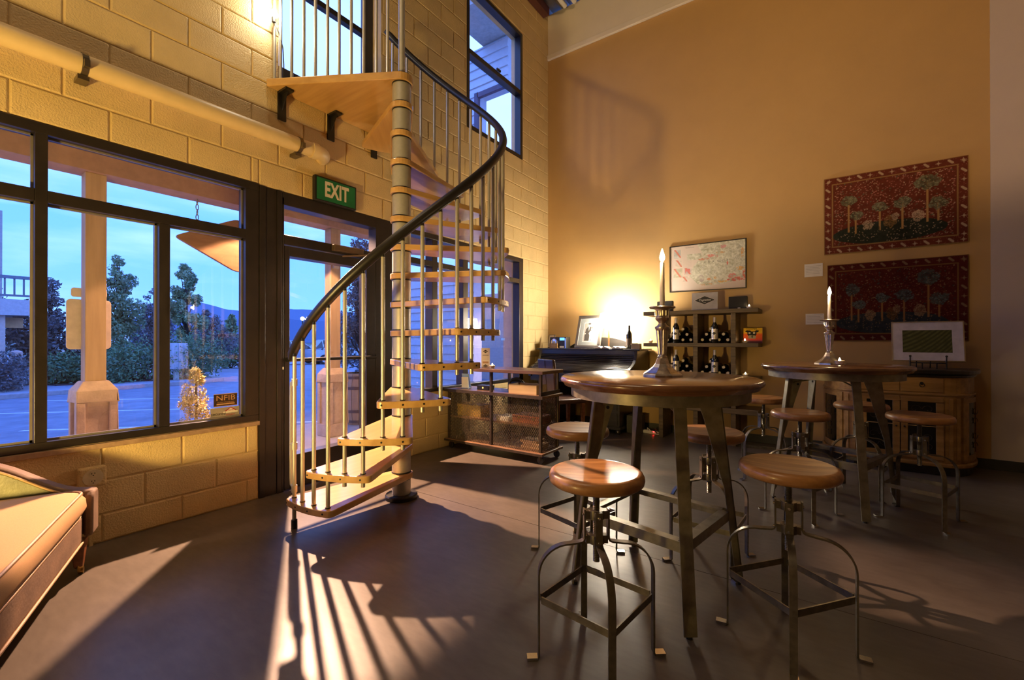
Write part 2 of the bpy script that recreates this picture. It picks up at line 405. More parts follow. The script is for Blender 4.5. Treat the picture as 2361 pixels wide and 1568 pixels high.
# ================================================================ storefront
def window(name, bars, panes, x0=-.11, x1=.004, mat=M_BLACKFRAME, gx=-.06):
    o = bpy.data.objects.new(name, None); COL.objects.link(o); o['kind'] = 'structure'
    for nm, (a, b, c, d) in bars: B(((x0, a, c), (x1, b, d))).build(nm, mat, o, bev=.003)
    for (a, b, c, d) in panes: B(((gx-.001, a, c), (gx+.001, b, d))).build('pane', GLASS, o) if False else quad(gx, a, b, c, d).build('pane', GLASS, o)
    return o
def quad(x, a, b, c, d):
    return MB().add([(x, a, c), (x, b, c), (x, b, d), (x, a, d)], [(0, 1, 2, 3)])
w1 = window('window_1', [('head', (-1.5, 1.654, 2.355, 2.412)), ('sill_bar', (-1.5, 1.654, .60, .645)), ('jamb', (1.557, 1.654, .645, 2.355)),
    ('mullion', (.474, .525, .645, 2.355)), ('mullion', (-.55, -.50, .645, 2.355)), ('transom', (-1.5, .474, 1.976, 2.044)), ('transom', (.525, 1.557, 1.976, 2.044)),
    ('mullion', (1.030, 1.090, .645, 1.976))],
    [(-1.5, -.525, .62, 2.0), (-.525, .5, .62, 2.0), (.5, 1.06, .62, 2.0), (1.06, 1.6, .62, 2.0), (-1.5, .5, 2.0, 2.4), (.5, 1.6, 2.0, 2.4)])
# slim bright glazing stops
gs = plain('glazing_stop', (.30, .27, .25), .3, .5)
st = MB()
for a, b, c, d in ((-.5, .474, .645, 1.976), (.525, 1.03, .645, 1.976), (1.09, 1.557, .645, 1.976), (-.5, .474, 2.044, 2.355), (.525, 1.557, 2.044, 2.355)):
    st.b2((-.055, a, c), (-.047, b, c+.012)); st.b2((-.055, a, d-.010), (-.047, b, d)); st.b2((-.055, b-.010, c), (-.047, b, d))
st.build('glazing_stop', gs, w1)
struct(B(((.0, -1.5, .566), (.022, 1.654, .597))).build('trim_3', wood('sill_strip', (.30, .19, .12), (.42, .28, .18), .5), bev=.003))
# steel post between window and door
o = B(((-.15, 1.656, 0), (.008, 1.70, 2.405)), ((-.14, 1.70, 0), (.0, 1.79, 2.405)), ((-.15, 1.79, 0), (.008, 1.828, 2.405))).build('trim_4', M_BLACKFRAME, bev=.003); struct(o)
# entrance door
d1 = window('door_1', [('door_frame', (1.83, 1.846, 0, 2.36)), ('door_frame', (2.735, 2.93, 0, 2.40)), ('door_head', (1.83, 2.735, 2.30, 2.40)), ('transom_bar', (1.846, 2.735, 1.985, 2.062)),
    ('stile', (1.85, 1.892, .012, 1.975)), ('stile', (2.629, 2.73, .012, 1.975)), ('top_rail', (1.892, 2.629, 1.895, 1.975)), ('bottom_rail', (1.892, 2.629, .012, .279))],
    [(1.87, 2.65, .25, 1.93), (1.846, 2.735, 2.03, 2.33)])
MB().tube([(.05, 1.86, 1.055), (.05, 2.70, 1.055)], .014, 10).build('push_bar', M_BLACK, d1, smooth=True)
B(((0, 1.862, 1.04), (.05, 1.878, 1.07)), ((0, 2.682, 1.04), (.05, 2.698, 1.07))).build('push_bar_bracket', M_BLACK, d1)
B(((.006, 2.26, 2.0), (.055, 2.56, 2.055))).build('door_closer', plain('bronze_closer', (.16, .11, .07), .4, .6), d1, bev=.006)
MB().tube([(.04, 2.5, 1.995), (.16, 2.52, 1.985), (.05, 2.34, 1.96)], .008, 6).build('closer_arm', MATS['bronze_closer'], d1)
MB().tube([(.004, 1.838, .98), (.004, 1.838, 1.0)], .006, 6).build('hinge_pin', M_WHITE, d1)
# right-hand window, behind the stair and the cart
window('window_2', [('head', (2.93, 5.30, 2.335, 2.392)), ('sill_bar', (2.93, 5.30, .648, .69)), ('jamb', (2.932, 2.99, .69, 2.335)), ('jamb', (5.20, 5.298, .69, 2.335)),
    ('transom', (2.99, 3.49, 2.03, 2.093)), ('transom', (3.57, 4.0, 2.03, 2.093)), ('transom', (4.09, 5.2, 2.03, 2.093)), ('mullion', (3.49, 3.57, .69, 2.335)), ('mullion', (4.0, 4.09, .69, 2.335))],
    [(2.95, 3.53, .67, 2.06), (3.53, 4.05, .67, 2.06), (4.05, 5.25, .67, 2.06), (2.95, 3.53, 2.06, 2.36), (3.53, 4.05, 2.06, 2.36), (4.05, 5.25, 2.06, 2.36)])
# glazed door at the landing
window('door_2', [('stile', (1.808, 1.87, 3.25, 5.48)), ('stile', (2.70, 2.798, 3.25, 5.48)), ('bottom_rail', (1.87, 2.70, 3.25, 3.48)), ('muntin', (1.87, 2.70, 4.20, 4.25)), ('top_rail', (1.87, 2.70, 5.38, 5.48))],
    [(1.85, 2.72, 3.46, 4.22), (1.85, 2.72, 4.22, 5.4)], x0=-.19, x1=-.13, gx=-.16)
# upper sash window
w3 = window('window_3', [('jamb', (4.078, 4.125, 3.822, 5.628)), ('jamb', (5.235, 5.290, 3.822, 5.628)), ('head', (4.125, 5.235, 5.58, 5.628)), ('sill_bar', (4.125, 5.235, 3.822, 3.87)), ('meeting_rail', (4.125, 5.235, 4.74, 4.80))],
    [(4.1, 5.26, 3.84, 4.77), (4.1, 5.26, 4.77, 5.6)], x0=-.10, x1=.0, gx=-.06)
B(((0, 4.66, 4.80), (.02, 4.74, 4.825))).build('sash_lock', M_BLACK, w3)
# drain pipe along the wall
pz, px_ = 2.782, .09
pm = MB().tube([(px_, -1.5, pz), (px_, 2.02, pz)], .057, 20)
pipe = pm.build('drain_pipe', M_PIPE, smooth=True); tag(pipe, 'long cream painted pipe running along the block wall above the window', 'pipe')
el = [(px_-.10*(1-math.cos(a)), 2.02+.06+.09*math.sin(a), pz) for a in np.linspace(0, PI/2, 8)]
MB().tube([(px_, 2.0, pz)]+el+[(.001, 2.17, pz)], [.057]*9+[.057], 18).build('elbow', M_PIPE, pipe, smooth=True)
MB().tube([(px_, 2.02, pz), (px_, 2.07, pz)], .064, 20).build('coupling', M_PIPE, pipe, smooth=True)
for y in (.652, 1.915):
    r = MB()
    r.tube([(px_+.060*math.cos(a), y, pz+.060*math.sin(a)) for a in np.linspace(0, 2*PI, 20)[:-1]], 0, closed=True, flat=(.028, .004, (0, 1, 0)))
    r.b2((.001, y-.025, pz-.085), (.09, y+.025, pz-.06))
    r.b2((px_+.055, y-.012, pz-.04), (px_+.085, y+.012, pz+.0))
    r.build('pipe_strap', plain('galvanised_strap', (.22, .19, .14), .3, .9) if y < 1 else MATS['galvanised_strap'], pipe)
# EXIT sign
ex = thing('exit_sign', 'green EXIT sign with pale letters mounted above the entrance door', 'exit sign', (0, 2.285, 2.505))
B(((.002, -.203, -.108), (.045, .203, .108))).build('housing', M_BLACK, ex, bev=.008)
B(((.0452, -.186, -.092), (.049, .186, .092))).build('face', plain('exit_green', (.005, .13, .045), .35, vary=.2, scale=7), ex)
text('lettering', 'EXIT', .175, plain('exit_letter', (.62, .55, .42), .5), ex, facing((.0494, 0, .0), (0, 1, 0), (0, 0, 1)), sx=.62, bold=.0065, space=1.06)
# wall socket
ou = thing('wall_socket', 'painted surface box with two power sockets under the big window', 'socket', (0, .705, .41))
B(((0, -.062, -.058), (.05, .062, .058))).build('box', M_BLOCK, ou, bev=.012, seg=3)
pl = MB().lathe([(.046, 0), (.046, .004)], n=24); pm = pl.mesh('plate', plain('socket_plate', (.62, .52, .34), .4), True)
pm.transform(Matrix.Translation((.05, 0, 0)) @ Matrix.Rotation(PI/2, 4, 'Y')); po = bpy.data.objects.new('plate', pm); COL.objects.link(po); po.parent = ou
for dz in (-.022, .022):
    s_ = MB().lathe([(.017, 0), (.017, .002)], n=16).mesh('receptacle', MATS['socket_plate'], True)
    s_.transform(Matrix.Translation((.0545, 0, dz)) @ Matrix.Rotation(PI/2, 4, 'Y')); so = bpy.data.objects.new('receptacle', s_); COL.objects.link(so); so.parent = ou
    B(((.056, -.008, dz-.002), (.0575, -.005, dz+.007)), ((.056, .005, dz-.002), (.0575, .008, dz+.007)), ((.056, -.003, dz-.011), (.0575, .003, dz-.006))).build('slots', M_BLACK, so)
B(((0, -.008, -.41), (.016, .008, -.058))).build('conduit', M_BLOCK, ou)
# ================================================================ spiral stair
PX, PY = .873, 2.301
def tz(n): return -.02+.2177*n
stair = thing('spiral_staircase', 'spiral staircase with beech treads on a grey pole by the entrance door', 'staircase', (PX, PY, 0))
def hull(pts):
    pts = sorted(set((round(a, 5), round(b, 5)) for a, b in pts))
    def half(p):
        h = []
        for q in p:
            while len(h) > 1 and (h[-1][0]-h[-2][0])*(q[1]-h[-2][1])-(h[-1][1]-h[-2][1])*(q[0]-h[-2][0]) <= 1e-9: h.pop()
            h.append(q)
        return h
    a, b = half(pts), half(pts[::-1]); return a[:-1]+b[:-1]
HUB = .086
hubc = [(HUB*math.cos(a), HUB*math.sin(a)) for a in np.linspace(0, 2*PI, 25)[:-1]]
WID = 32
def tread_poly():
    arc = []
    R, a0, a1 = .832, 0, math.radians(WID)
    c = .035
    for a, sgn in ((a0, 1), (a1, -1)):
        # rounded outer corner
        cc = a+sgn*c/(R-c); cx_, cy_ = (R-c)*math.cos(cc), (R-c)*math.sin(cc)
        arc += [(cx_+c*math.cos(q), cy_+c*math.sin(q)) for q in np.linspace(a-(PI/2 if sgn > 0 else 0), a+(0 if sgn > 0 else PI/2), 6)]
    arc += [(R*math.cos(a), R*math.sin(a)) for a in np.linspace(a0+.05, a1-.05, 9)]
    return hull(hubc+arc)
tm = MB().prism(tread_poly(), -.042, 0).mesh('tread', M_BEECH)
scm = MB().lathe([(.006, -.002), (.006, .0015)], n=8, M=Matrix.Translation((.832, 0, -.021)) @ Matrix.Rotation(PI/2, 4, 'Y')).mesh('screw_head', M_BLACK)
seg = MB().lathe([(.070, .003), (.070, .172)], n=28).mesh('pole_segment', M_GREYPOST, True)
ring = MB().lathe([(.0735, -.004), (.0735, .004)], n=28).mesh('spacer_ring', M_BLACK, True)
def put(name, me, parent, loc=(0, 0, 0), rz=0):
    o = bpy.data.objects.new(name, me); COL.objects.link(o); o.parent = parent; o.location = loc; o.rotation_euler = (0, 0, rz); return o
TA = [None]+[-101.8+16.9*(n-1) for n in range(1, 8)]+[-.4+19.1*(n-7) for n in range(8, 17)]
for n in range(1, 15):
    o = put('tread', tm, stair, (0, 0, tz(n)), math.radians(TA[n]))
    md = o.modifiers.new('bevel', 'BEVEL'); md.width = .005; md.segments = 2; md.limit_method = 'ANGLE'; md.angle_limit = math.radians(50)
    for j in range(4): put('screw_head', scm, o, rz=math.radians(2.4+(8.45 if n < 7 else 9.2)*j))
    put('pole_segment', seg, stair, (0, 0, tz(n)+.0015))
    put('spacer_ring', ring, stair, (0, 0, tz(n)+.005)); put('spacer_ring', ring, stair, (0, 0, tz(n)-.047))
MB().lathe([(.070, .03), (.070, tz(1)-.044)], n=28).build('pole_segment', M_GREYPOST, stair, smooth=True)
MB().lathe([(.122, 0), (.122, .026), (.115, .034), (.075, .036)], n=36).build('base_plate', M_BLACK, stair, smooth=True)
ZL = 3.245
land = hull(hubc+[(-PX+.004, 1.705-PY), (-PX+.004, 2.97-PY), (-PX+.02, 1.712-PY)])
lo = MB().prism(land, ZL-.058, ZL).build('landing', M_BEECH, stair, bev=.005)
put('spacer_ring', ring, stair, (0, 0, ZL+.004)); put('spacer_ring', ring, stair, (0, 0, ZL-.063))
MB().lathe([(.024, ZL), (.024, ZL+1.25)], n=14).build('guard_post', M_GREYPOST, stair, smooth=True)
for y in (1.822, 2.252, 2.706):
    o = MB(); w = .032
    o.b2((-PX+.002, y-PY-w, ZL-.28), (-PX+.016, y-PY+w, ZL-.060)); o.b2((-PX+.002, y-PY-w, ZL-.076), (-PX+.13, y-PY+w, ZL-.0595))
    o.add([(-PX+.016, y-PY-.004, ZL-.2), (-PX+.016, y-PY+.004, ZL-.2), (-PX+.1, y-PY-.004, ZL-.076), (-PX+.1, y-PY+.004, ZL-.076), (-PX+.016, y-PY-.004, ZL-.076), (-PX+.016, y-PY+.004, ZL-.076)],
          [(0, 2, 4), (1, 5, 3), (0, 1, 3, 2)])
    o.build('bracket', M_BLACK, stair)
ga, gb = Vector((.0, 1.71)), Vector((.95, 2.24))
for s_ in (.045, .092, .177, .269, .356, .447, .533, .622, .714, .806, .887):
    p = ga+(gb-ga)*s_+Vector((-.010, .018))
    MB().lathe([(.0115, ZL-.001), (.0115, ZL+1.06)], (p.x-PX, p.y-PY, 0), 10).build('guard_bar', M_STEEL, stair, smooth=True)
p0, p1 = ga+(gb-ga)*.03+Vector((-.010, .018)), gb+Vector((-.06, .0))
MB().tube([(p0.x-PX, p0.y-PY, ZL+1.07), (p1.x-PX, p1.y-PY, ZL+1.07)], .024, 12).build('guard_rail', M_BLACK, stair, smooth=True)
def railz(th): return 1.150+.01184*(th+100)
RB = .785
pts = [(RB*math.cos(math.radians(a)), RB*math.sin(math.radians(a)), railz(a)) for a in np.arange(-105, 153, 3)]
MB().tube(pts, [.018]+[.030]*(len(pts)-2)+[.02], 14).build('handrail', plain('black_handrail', (.014, .012, .011), .38, bump=.03), stair, smooth=True, ang=60)
clip = MB().lathe([(.012, -.03), (.010, .012)], n=8).mesh('rail_clip', M_BLACK, True)
bush = MB().lathe([(.017, 0), (.017, .005)], n=10).mesh('bush', M_BLACK, True)
k = 0
while k < 28:
    th = (TA[k//2+1] if k % 2 == 0 else (TA[k//2+1]+TA[k//2+2])/2)+2.4; x, y = RB*math.cos(math.radians(th)), RB*math.sin(math.radians(th))
    cov = [n for n in range(1, 15) if TA[n]+1 < th < TA[n]+WID-.6]
    top = railz(th)-.05
    z0 = (tz(min(cov))-.042-.035) if cov else top-.9
    if min(cov or [9]) == 1 and k > 0: z0 = tz(1)-.044
    if k == 0: z0 = .035
    o = MB().lathe([(.0125, z0), (.0125, top)], (0, 0, 0), 10).build('baluster', M_STEEL, stair, smooth=True); o.location = (x, y, 0)
    put('rail_clip', clip, o, (0, 0, top+.02))
    for n in cov: put('bush', bush, o, (0, 0, tz(n)))
    if k == 0:
        MB().lathe([(.019, 0), (.019, .055), (.0135, .06)], n=12).build('rubber_foot', M_BLACK, o, smooth=True)
        tx, ty = math.sin(math.radians(th)), -math.cos(math.radians(th))
        q = [(.062*tx*f, .062*ty*f, z) for f, z in ((.2, .94), (.9, .935), (1, .90), (1, .31), (.9, .27), (.2, .255))]
        MB().tube(q, .0085, 8).tube([(0, 0, .53), (.062*tx, .062*ty, .535)], .008, 8).build('newel_brace', M_STEEL, o, smooth=True)
        for z in (.94, .53, .255): MB().lathe([(.018, z-.022), (.018, z+.022)], n=12).build('clamp', M_STEEL, o, smooth=True)
    k += 1
# clip light on the guard
cl = thing('clip_light', 'glaring bare bulb clipped beside the landing door, cord hanging', 'light bulb', (.055, 1.735, 3.745))
MB().sphere((0, 0, 0), .03, 14, 10).build('bulb', glow('bulb_glow', (1, .90, .74), 60), cl, smooth=True)
MB().lathe([(.014, -.065), (.016, -.028)], n=10).build('socket', M_BLACK, cl, smooth=True)
MB().tube([(0, 0, -.06), (.02, .03, -.14), (.04, .05, -.25), (.045, .055, -.38), (.04, .06, -.5)], .004, 6).build('cord', M_BLACK, cl, smooth=True)
lamp('clip_light_glow', (.095, 1.725, 3.745), 15, (1, .88, .66), .03)
# ================================================================ bar stools
ZS, RS = .712, .18
def make_stool(label, loc, rz):
    t = thing('bar_stool', label, 'stool', loc, rz, 'adjustable wooden bar stools')
    MB().lathe([(.02, ZS-.048), (RS*.93, ZS-.048), (RS*.985, ZS-.040), (RS, ZS-.028), (RS*.995, ZS-.018), (RS*.965, ZS-.006), (RS*.90, ZS), (RS*.86, ZS-.001), (RS*.5, ZS-.007), (.02, ZS-.009)], n=48).build('seat', M_SEAT, t, smooth=True, ang=50)
    MB().lathe([(.055, ZS-.056), (.055, ZS-.048)], n=16).build('seat_plate', M_IRON, t, smooth=True)
    prof = []
    for i in range(46):
        z = .365+i*.0065; prof += [(.0135, z), (.0115, z+.003)]
    MB().lathe(prof+[(.0135, ZS-.05)], n=10).build('screw_rod', M_IRON, t, smooth=True)
    for z in (.452, .545):
        h = MB().lathe([(.030, z-.017), (.032, z), (.030, z+.017)], n=12)
        for i in range(4): h.box((.03*math.cos(i*PI/2), .03*math.sin(i*PI/2), z), (.024, .030, .030), rz=i*PI/2)
        h.build('hub_collar', M_IRON, t, smooth=True)
    leg = MB(); w = (.026, .0065, (0, 1, 0))
    P = [(.046, 0, .565), (.046, 0, .455), (.050, 0, .445), (.060, 0, .440)]
    P += [(.105, 0, .434)]+[(.105+.116*math.sin(a), 0, .318+.116*math.cos(a)) for a in np.linspace(.12, PI/2, 9)]
    P += [(.221, 0, .012), (.225, 0, .006), (.262, 0, .0045)]
    leg.tube(P, 0, flat=w)
    bolt = MB().lathe([(.0065, 0), (.005, .004)], n=8, M=Matrix.Translation((.049, 0, 0)) @ Matrix.Rotation(PI/2, 4, 'Y'))
    cap = MB().b2((.226, -.015, .001), (.266, .015, .011)).mesh('foot_cap', M_CHROME)
    lm, bm_ = leg.mesh('leg', M_IRON, True, 30), bolt.mesh('bolt', M_CHROME)
    r = .2175
    bar = MB().tube([(r-.006, .010, .226), (.010, r-.006, .226)], 0, flat=(.026, .006, (0, 0, 1))).mesh('footrest_bar', M_IRON)
    for i in range(4):
        o = put('leg', lm, t, rz=i*PI/2); put('foot_cap', cap, o); put('bolt', bm_, o, (0, 0, .545)); put('bolt', bm_, o, (0, 0, .452))
        put('footrest_bar', bar, t, rz=i*PI/2)
    return t
D = math.radians
s0 = make_stool('large foreground bar stool, its round seat in front of the nearer table', (2.824, 1.572, 0), D(38))
for lab, x, y, rz in (('bar stool with the broadest seat, at the right foreground beside the nearer table', 3.42, 2.10, 7),
                      ('bar stool behind the nearer table on its left, next to the mesh cart', 2.375, 2.305, 29),
                      ('bar stool behind the nearer table, seat seen between its legs', 3.015, 2.645, 41),
                      ('bar stool in front of the farther table, seat before its left leg', 3.40, 3.72, 22),
                      ('dim bar stool in front of the honey cabinet, right of the farther table', 4.067, 4.04, 24),
                      ('bar stool between the wine shelf and the farther table', 3.10, 4.50, 55),
                      ('bar stool behind the farther table, close to the cabinet doors', 3.78, 4.48, 28)):
    dup(s0, (x, y, 0), D(rz), lab)
# ================================================================ pub tables
ZT, RT = 1.03, .474
def make_table(label, loc, rz):
    t = thing('pub_table', label, 'table', loc, rz, 'round pub tables')
    MB().lathe([(.02, ZT-.046), (RT-.030, ZT-.046), (RT-.020, ZT-.043), (RT-.014, ZT-.030), (RT-.004, ZT-.026), (RT, ZT-.018), (RT-.004, ZT-.006), (RT-.014, ZT), (.02, ZT)], n=64).build('tabletop', M_TOP, t, smooth=True, ang=50)
    MB().lathe([(RT-.055, ZT-.046), (RT-.055, ZT-.095), (RT-.060, ZT-.095), (RT-.060, ZT-.046)], n=56, cap=False).build('apron', M_TABLEIRON, t, smooth=True)
    # angle-iron leg with a tapering gusset, splayed outwards (local x = outwards)
    rt_, rb_, zt = .305, .424, ZT-.05
    def X_(z): return rb_+(rt_-rb_)*z/zt
    wd, th, zb, k1 = .054, .006, .014, .72
    lms = []
    for sg in (1, -1):
        L = MB()
        L.prism([(X_(zb)-th, zb), (X_(zb), zb), (X_(zt), zt), (X_(zt)-th, zt)], -wd/2, wd/2, 'y')
        L.prism([(X_(zb)-.010, zb), (X_(zb)-.003, zb), (X_(zt)-.003, zt), (X_(zt)-.135, zt), (X_(k1)-.115, k1+.12), (X_(.50)-.036, .48), (X_(.08)-.036, .08)], *sorted((sg*(wd/2-th), sg*wd/2)), 'y')
        lms.append(L.mesh('leg', M_TABLEIRON))
    bm_ = MB().lathe([(.009, 0), (.007, .005)], n=8, M=Matrix.Translation((X_(.88)-.07, wd/2, .88)) @ Matrix.Rotation(-PI/2, 4, 'X')).mesh('bolt', M_BLACK)
    gl_ = MB().lathe([(.013, 0), (.013, .014)], (rb_-.018, 0, 0), 10).mesh('glide', M_BLACK, True)
    zr = .345; rr = X_(zr)-.01
    c = rr/math.sqrt(1)
    rg = MB(); a, b_ = Vector((rr, 0, zr)), Vector((0, rr, zr)); d = (b_-a).normalized()
    rg.tube([a+d*.012, b_-d*.012], 0, flat=(.045, .006, (0, 0, 1))); n_ = Vector((-1, -1, 0)).normalized()
    rg.tube([a+d*.035+n_*.02+Vector((0, 0, .019)), b_-d*.035+n_*.02+Vector((0, 0, .019))], 0, flat=(.045, .006, n_))
    rm = rg.mesh('stretcher', M_TABLEIRON)
    rod = MB().tube([(X_(.90)-.05, 0, .892), (.012, 0, .940)], .0052, 8).mesh('brace_rod', plain('brass_rod', (.46, .38, .18), .35, .9), True)
    for i in range(4):
        o = put('leg', lms[(0, 1, 1, 0)[i] if False else (1 if i in (0, 2) else 0)], t, rz=i*PI/2); put('bolt', bm_, o); put('glide', gl_, o); put('stretcher', rm, t, rz=i*PI/2); put('brace_rod', rod, t, rz=i*PI/2)
    MB().lathe([(.03, .932), (.03, .950), (.012, .952), (.012, ZT-.046)], n=14).build('centre_plate', M_TABLEIRON, t, smooth=True)
    return t
t1 = make_table('large round pub table in front, wood top on four gunmetal legs', (2.855, 2.215, 0), D(35.3))
dup(t1, (3.592, 4.12, 0), D(24.6), 'farther round pub table standing before the wall with the tapestries')
# ================================================================ candlesticks and tealights
M_SILVER = plain('tarnished_silver', (.60, .54, .46), .30, .95, vary=.35, scale=40)
M_CANDLE = plain('ivory_candle', (.82, .74, .62), .4, spec=.5)
M_FLAME = glow('flame', (1, .72, .34), 45)
def make_candlestick(label, loc, rz, s=1.0, hc=.20):
    t = thing('candlestick', label, 'candlestick', loc, rz, 'silver candlesticks on the tables')
    b_ = MB()
    def sq(r, z): return [(r*math.cos(a), r*math.sin(a), z) for a in np.linspace(PI/4, 2*PI+PI/4, 5)[:-1]]
    def oc(r, z, k=.62): # chamfered square
        v_ = []
        for i in range(4):
            for sg in (-1, 1):
                a = PI/4+i*PI/2+sg*.62*.62; v_.append((r*math.cos(a), r*math.sin(a), z))
        return v_
    lv = [(.100, 0), (.100, .008), (.094, .015), (.087, .018), (.070, .029), (.050, .045), (.037, .062), (.030, .080), (.026, .090)]
    vs = []; fs = []
    for r, z in lv: vs += oc(r*s, z*s)
    for j in range(len(lv)-1):
        for i in range(8): fs.append((j*8+i, j*8+(i+1) % 8, (j+1)*8+(i+1) % 8, (j+1)*8+i))
    fs += [tuple(range(7, -1, -1)), tuple((len(lv)-1)*8+i for i in range(8))]
    b_.add(vs, fs); b_.build('base', M_SILVER, t)
    # fluted tapering shaft
    vs, fs = [], []; N = 32
    lev = [(.020, .090), (.024, .097), (.018, .104), (.020, .112), (.031, .228), (.033, .236)]
    for r, z in lev:
        for i in range(N):
            q = r*s*(1 if (i % 2 or z < .106 or z > .23) else .88); vs.append((q*math.cos(2*PI*i/N), q*math.sin(2*PI*i/N), z*s))
    for j in range(len(lev)-1):
        for i in range(N): fs.append((j*N+i, j*N+(i+1) % N, (j+1)*N+(i+1) % N, (j+1)*N+i))
    MB().add(vs, fs).build('shaft', M_SILVER, t)
    MB().lathe([(q*s, z*s) for q, z in ((.033, .234), (.036, .240), (.036, .247), (.022, .256), (.017, .266), (.020, .272), (.032, .284), (.034, .292), (.030, .298), (.030, .302), (.033, .330), (.036, .336), (.060, .340), (.064, .346), (.060, .350), (.036, .348), (.014, .346))], n=28).build('socket', M_SILVER, t, smooth=True)
    fl = MB()
    for i in range(12):
        a = 2*PI*i/12; fl.tube([(.032*s*math.cos(a), .032*s*math.sin(a), .303*s), (.034*s*math.cos(a), .034*s*math.sin(a), .328*s)], .004*s, 5)
    fl.build('fluting', M_SILVER, t, smooth=True)
    zc = .340*s
    c = MB().lathe([(.0125, zc), (.0105, zc+hc), (.006, zc+hc+.004)], n=16).build('candle', M_CANDLE, t, smooth=True)
    MB().lathe([(.001, -.004), (.011, .010), (.0135, .022), (.009, .042), (.0015, .066)], (0, 0, zc+hc+.004), 12).build('flame', M_FLAME, c, smooth=True)
    lamp('candle_light', (loc[0]-.02, loc[1]-.03, loc[2]+zc+hc+.03), 4.0*s, (1, .66, .32), .012)
    return t
make_candlestick('tall ornate silver candlestick with lit candle on the nearer table', (2.872, 2.26, ZT), D(20), 1.0, .232)
make_candlestick('smaller silver candlestick with lit candle on the farther table', (3.575, 4.17, ZT), D(25), .98, .19)
M_CUP = plain('clear_cup_glass', (.75, .62, .48), .1, spec=.8)
def tealight(label, loc, e=0):
    t = thing('tealight', label, 'candle', loc, 0, 'small lit tealights')
    MB().lathe([(.018, 0), (.027, .004), (.031, .030), (.029, .030), (.025, .006), (.006, .005)], n=16).build('cup', M_CUP, t, smooth=True)
    MB().lathe([(.018, .006), (.018, .020)], n=14).build('wax', M_CANDLE, t, smooth=True)
    MB().lathe([(.001, .020), (.008, .028), (.009, .034), (.002, .052)], n=10).build('flame', M_FLAME, t, smooth=True)
    return t
tealight('tealight beside the candlestick foot on the farther table', (3.635, 4.10, ZT))
# ================================================================ sofa at the lower left
M_GREEN = plain('olive_leather', (.15, .15, .08), .42, vary=.3, scale=9, bump=.12, bscale=90)
M_SUEDE = plain('brown_suede', (.17, .10, .058), .75, vary=.28, scale=7, bump=.15, bscale=70)
M_TWEED, t_, b_ = _new('orange_tweed'); v_ = _coord(t_)
wv = t_.nodes.new('ShaderNodeTexWave'); wv.inputs['Scale'].default_value = 110; wv.inputs['Distortion'].default_value = 9; wv.inputs['Detail'].default_value = 2
t_.links.new(v_, wv.inputs['Vector'])
t_.links.new(_ramp(t_, wv.outputs[0], [(.1, (.38, .20, .07)), (.9, (.52, .32, .135))]), b_.inputs['Base Color']); b_.inputs['Roughness'].default_value = .85
_bump(t_, b_, wv.outputs[0], .12, .002)
M_WELT = plain('welt_cord', (.38, .22, .10), .6)
SO = (.428, .612); UA = math.atan2(-.40, .965)
sofa = thing('armchair', 'low sofa with orange tweed seat and green leather arm by the wall', 'sofa', (SO[0], SO[1], 0), UA)
# local: x along the front (into the room), y = facing direction; seat spans x 0..1.5, y -.9..0
def rrect(x0, x1, y0, y1, r, n=6):
    o = []
    for cx_, cy_, a in ((x1-r, y1-r, 0), (x0+r, y1-r, PI/2), (x0+r, y0+r, PI), (x1-r, y0+r, 3*PI/2)):
        o += [(cx_+r*math.cos(a+q), cy_+r*math.sin(a+q)) for q in np.linspace(0, PI/2, n)]
    return o
SW = 1.45
def cushion():
    m = MB(); prof = [(0.035, .318), (.008, .335), (-.008, .37), (-.004, .41), (.012, .437), (.045, .452), (.12, .468), (.26, .482)]
    rings = [rrect(-.0+i, SW-i, -.86+i, .0-i, max(.085-i*.2, .02)) for i, z in prof]
    N = len(rings[0]); vs = []
    for (i, z), rg_ in zip(prof, rings): vs += [(x, y, z) for x, y in rg_]
    fs = [(j*N+i, j*N+(i+1) % N, (j+1)*N+(i+1) % N, (j+1)*N+i) for j in range(len(prof)-1) for i in range(N)]
    fs += [tuple(range(N-1, -1, -1)), tuple((len(prof)-1)*N+i for i in range(N))]
    return m.add(vs, fs)
cu = cushion().build('seat_cushion', M_TWEED, sofa, smooth=True, ang=50)
for z, i in ((.440, .016), (.322, .020)):
    MB().tube([(x, y, z) for x, y in rrect(i-.004, SW-i+.004, -.86+i, .0-i+.004, .07)], .006, 6, closed=True).build('piping', M_WELT, cu, smooth=True)
MB().prism(rrect(-.01, SW+.02, -.88, -.015, .06), .185, .318).build('seat_rail', M_SUEDE, sofa, smooth=True, bev=.01)
MB().tube([(x, y, .185) for x, y in rrect(-.012, SW+.022, -.88, -.013, .06)], .006, 6, closed=True).build('bottom_welt', M_WELT, sofa, smooth=True)
# arm next to the wall: high at the back, sweeping down to the seat front
ys = np.linspace(-.95, .015, 26)
def armtop(y):
    u = min(max((y+.42)/.40, 0), 1); u = u*u*(3-2*u); return .622-.192*u
arm_o, arm_i = MB(), MB()
prof = [(y, armtop(y)) for y in ys]
arm_o.prism([(y, z) for y, z in prof]+[(ys[-1], .20), (ys[0], .20)], -.115, -.020, 'x')
o = arm_o.build('arm', M_SUEDE, sofa, smooth=True, bev=.022, seg=3)
arm_i.prism([(y, z-.018) for y, z in prof if y < -.02]+[(-.03, .33), (ys[0], .33)], -.022, -.006, 'x')
gi = arm_i.build('inner_panel', M_GREEN, sofa, smooth=True, bev=.006)
MB().tube([(-.008, y, z-.016) for y, z in prof if y < -.02], .0055, 6).build('piping', M_WELT, gi, smooth=True)
MB().tube([(-.005, -.52, .32), (-.005, -.52, .605)], .004, 6).tube([(-.005, -.535, .32), (-.005, -.535, .605)], .003, 6).build('seam', M_GREEN, gi, smooth=True)
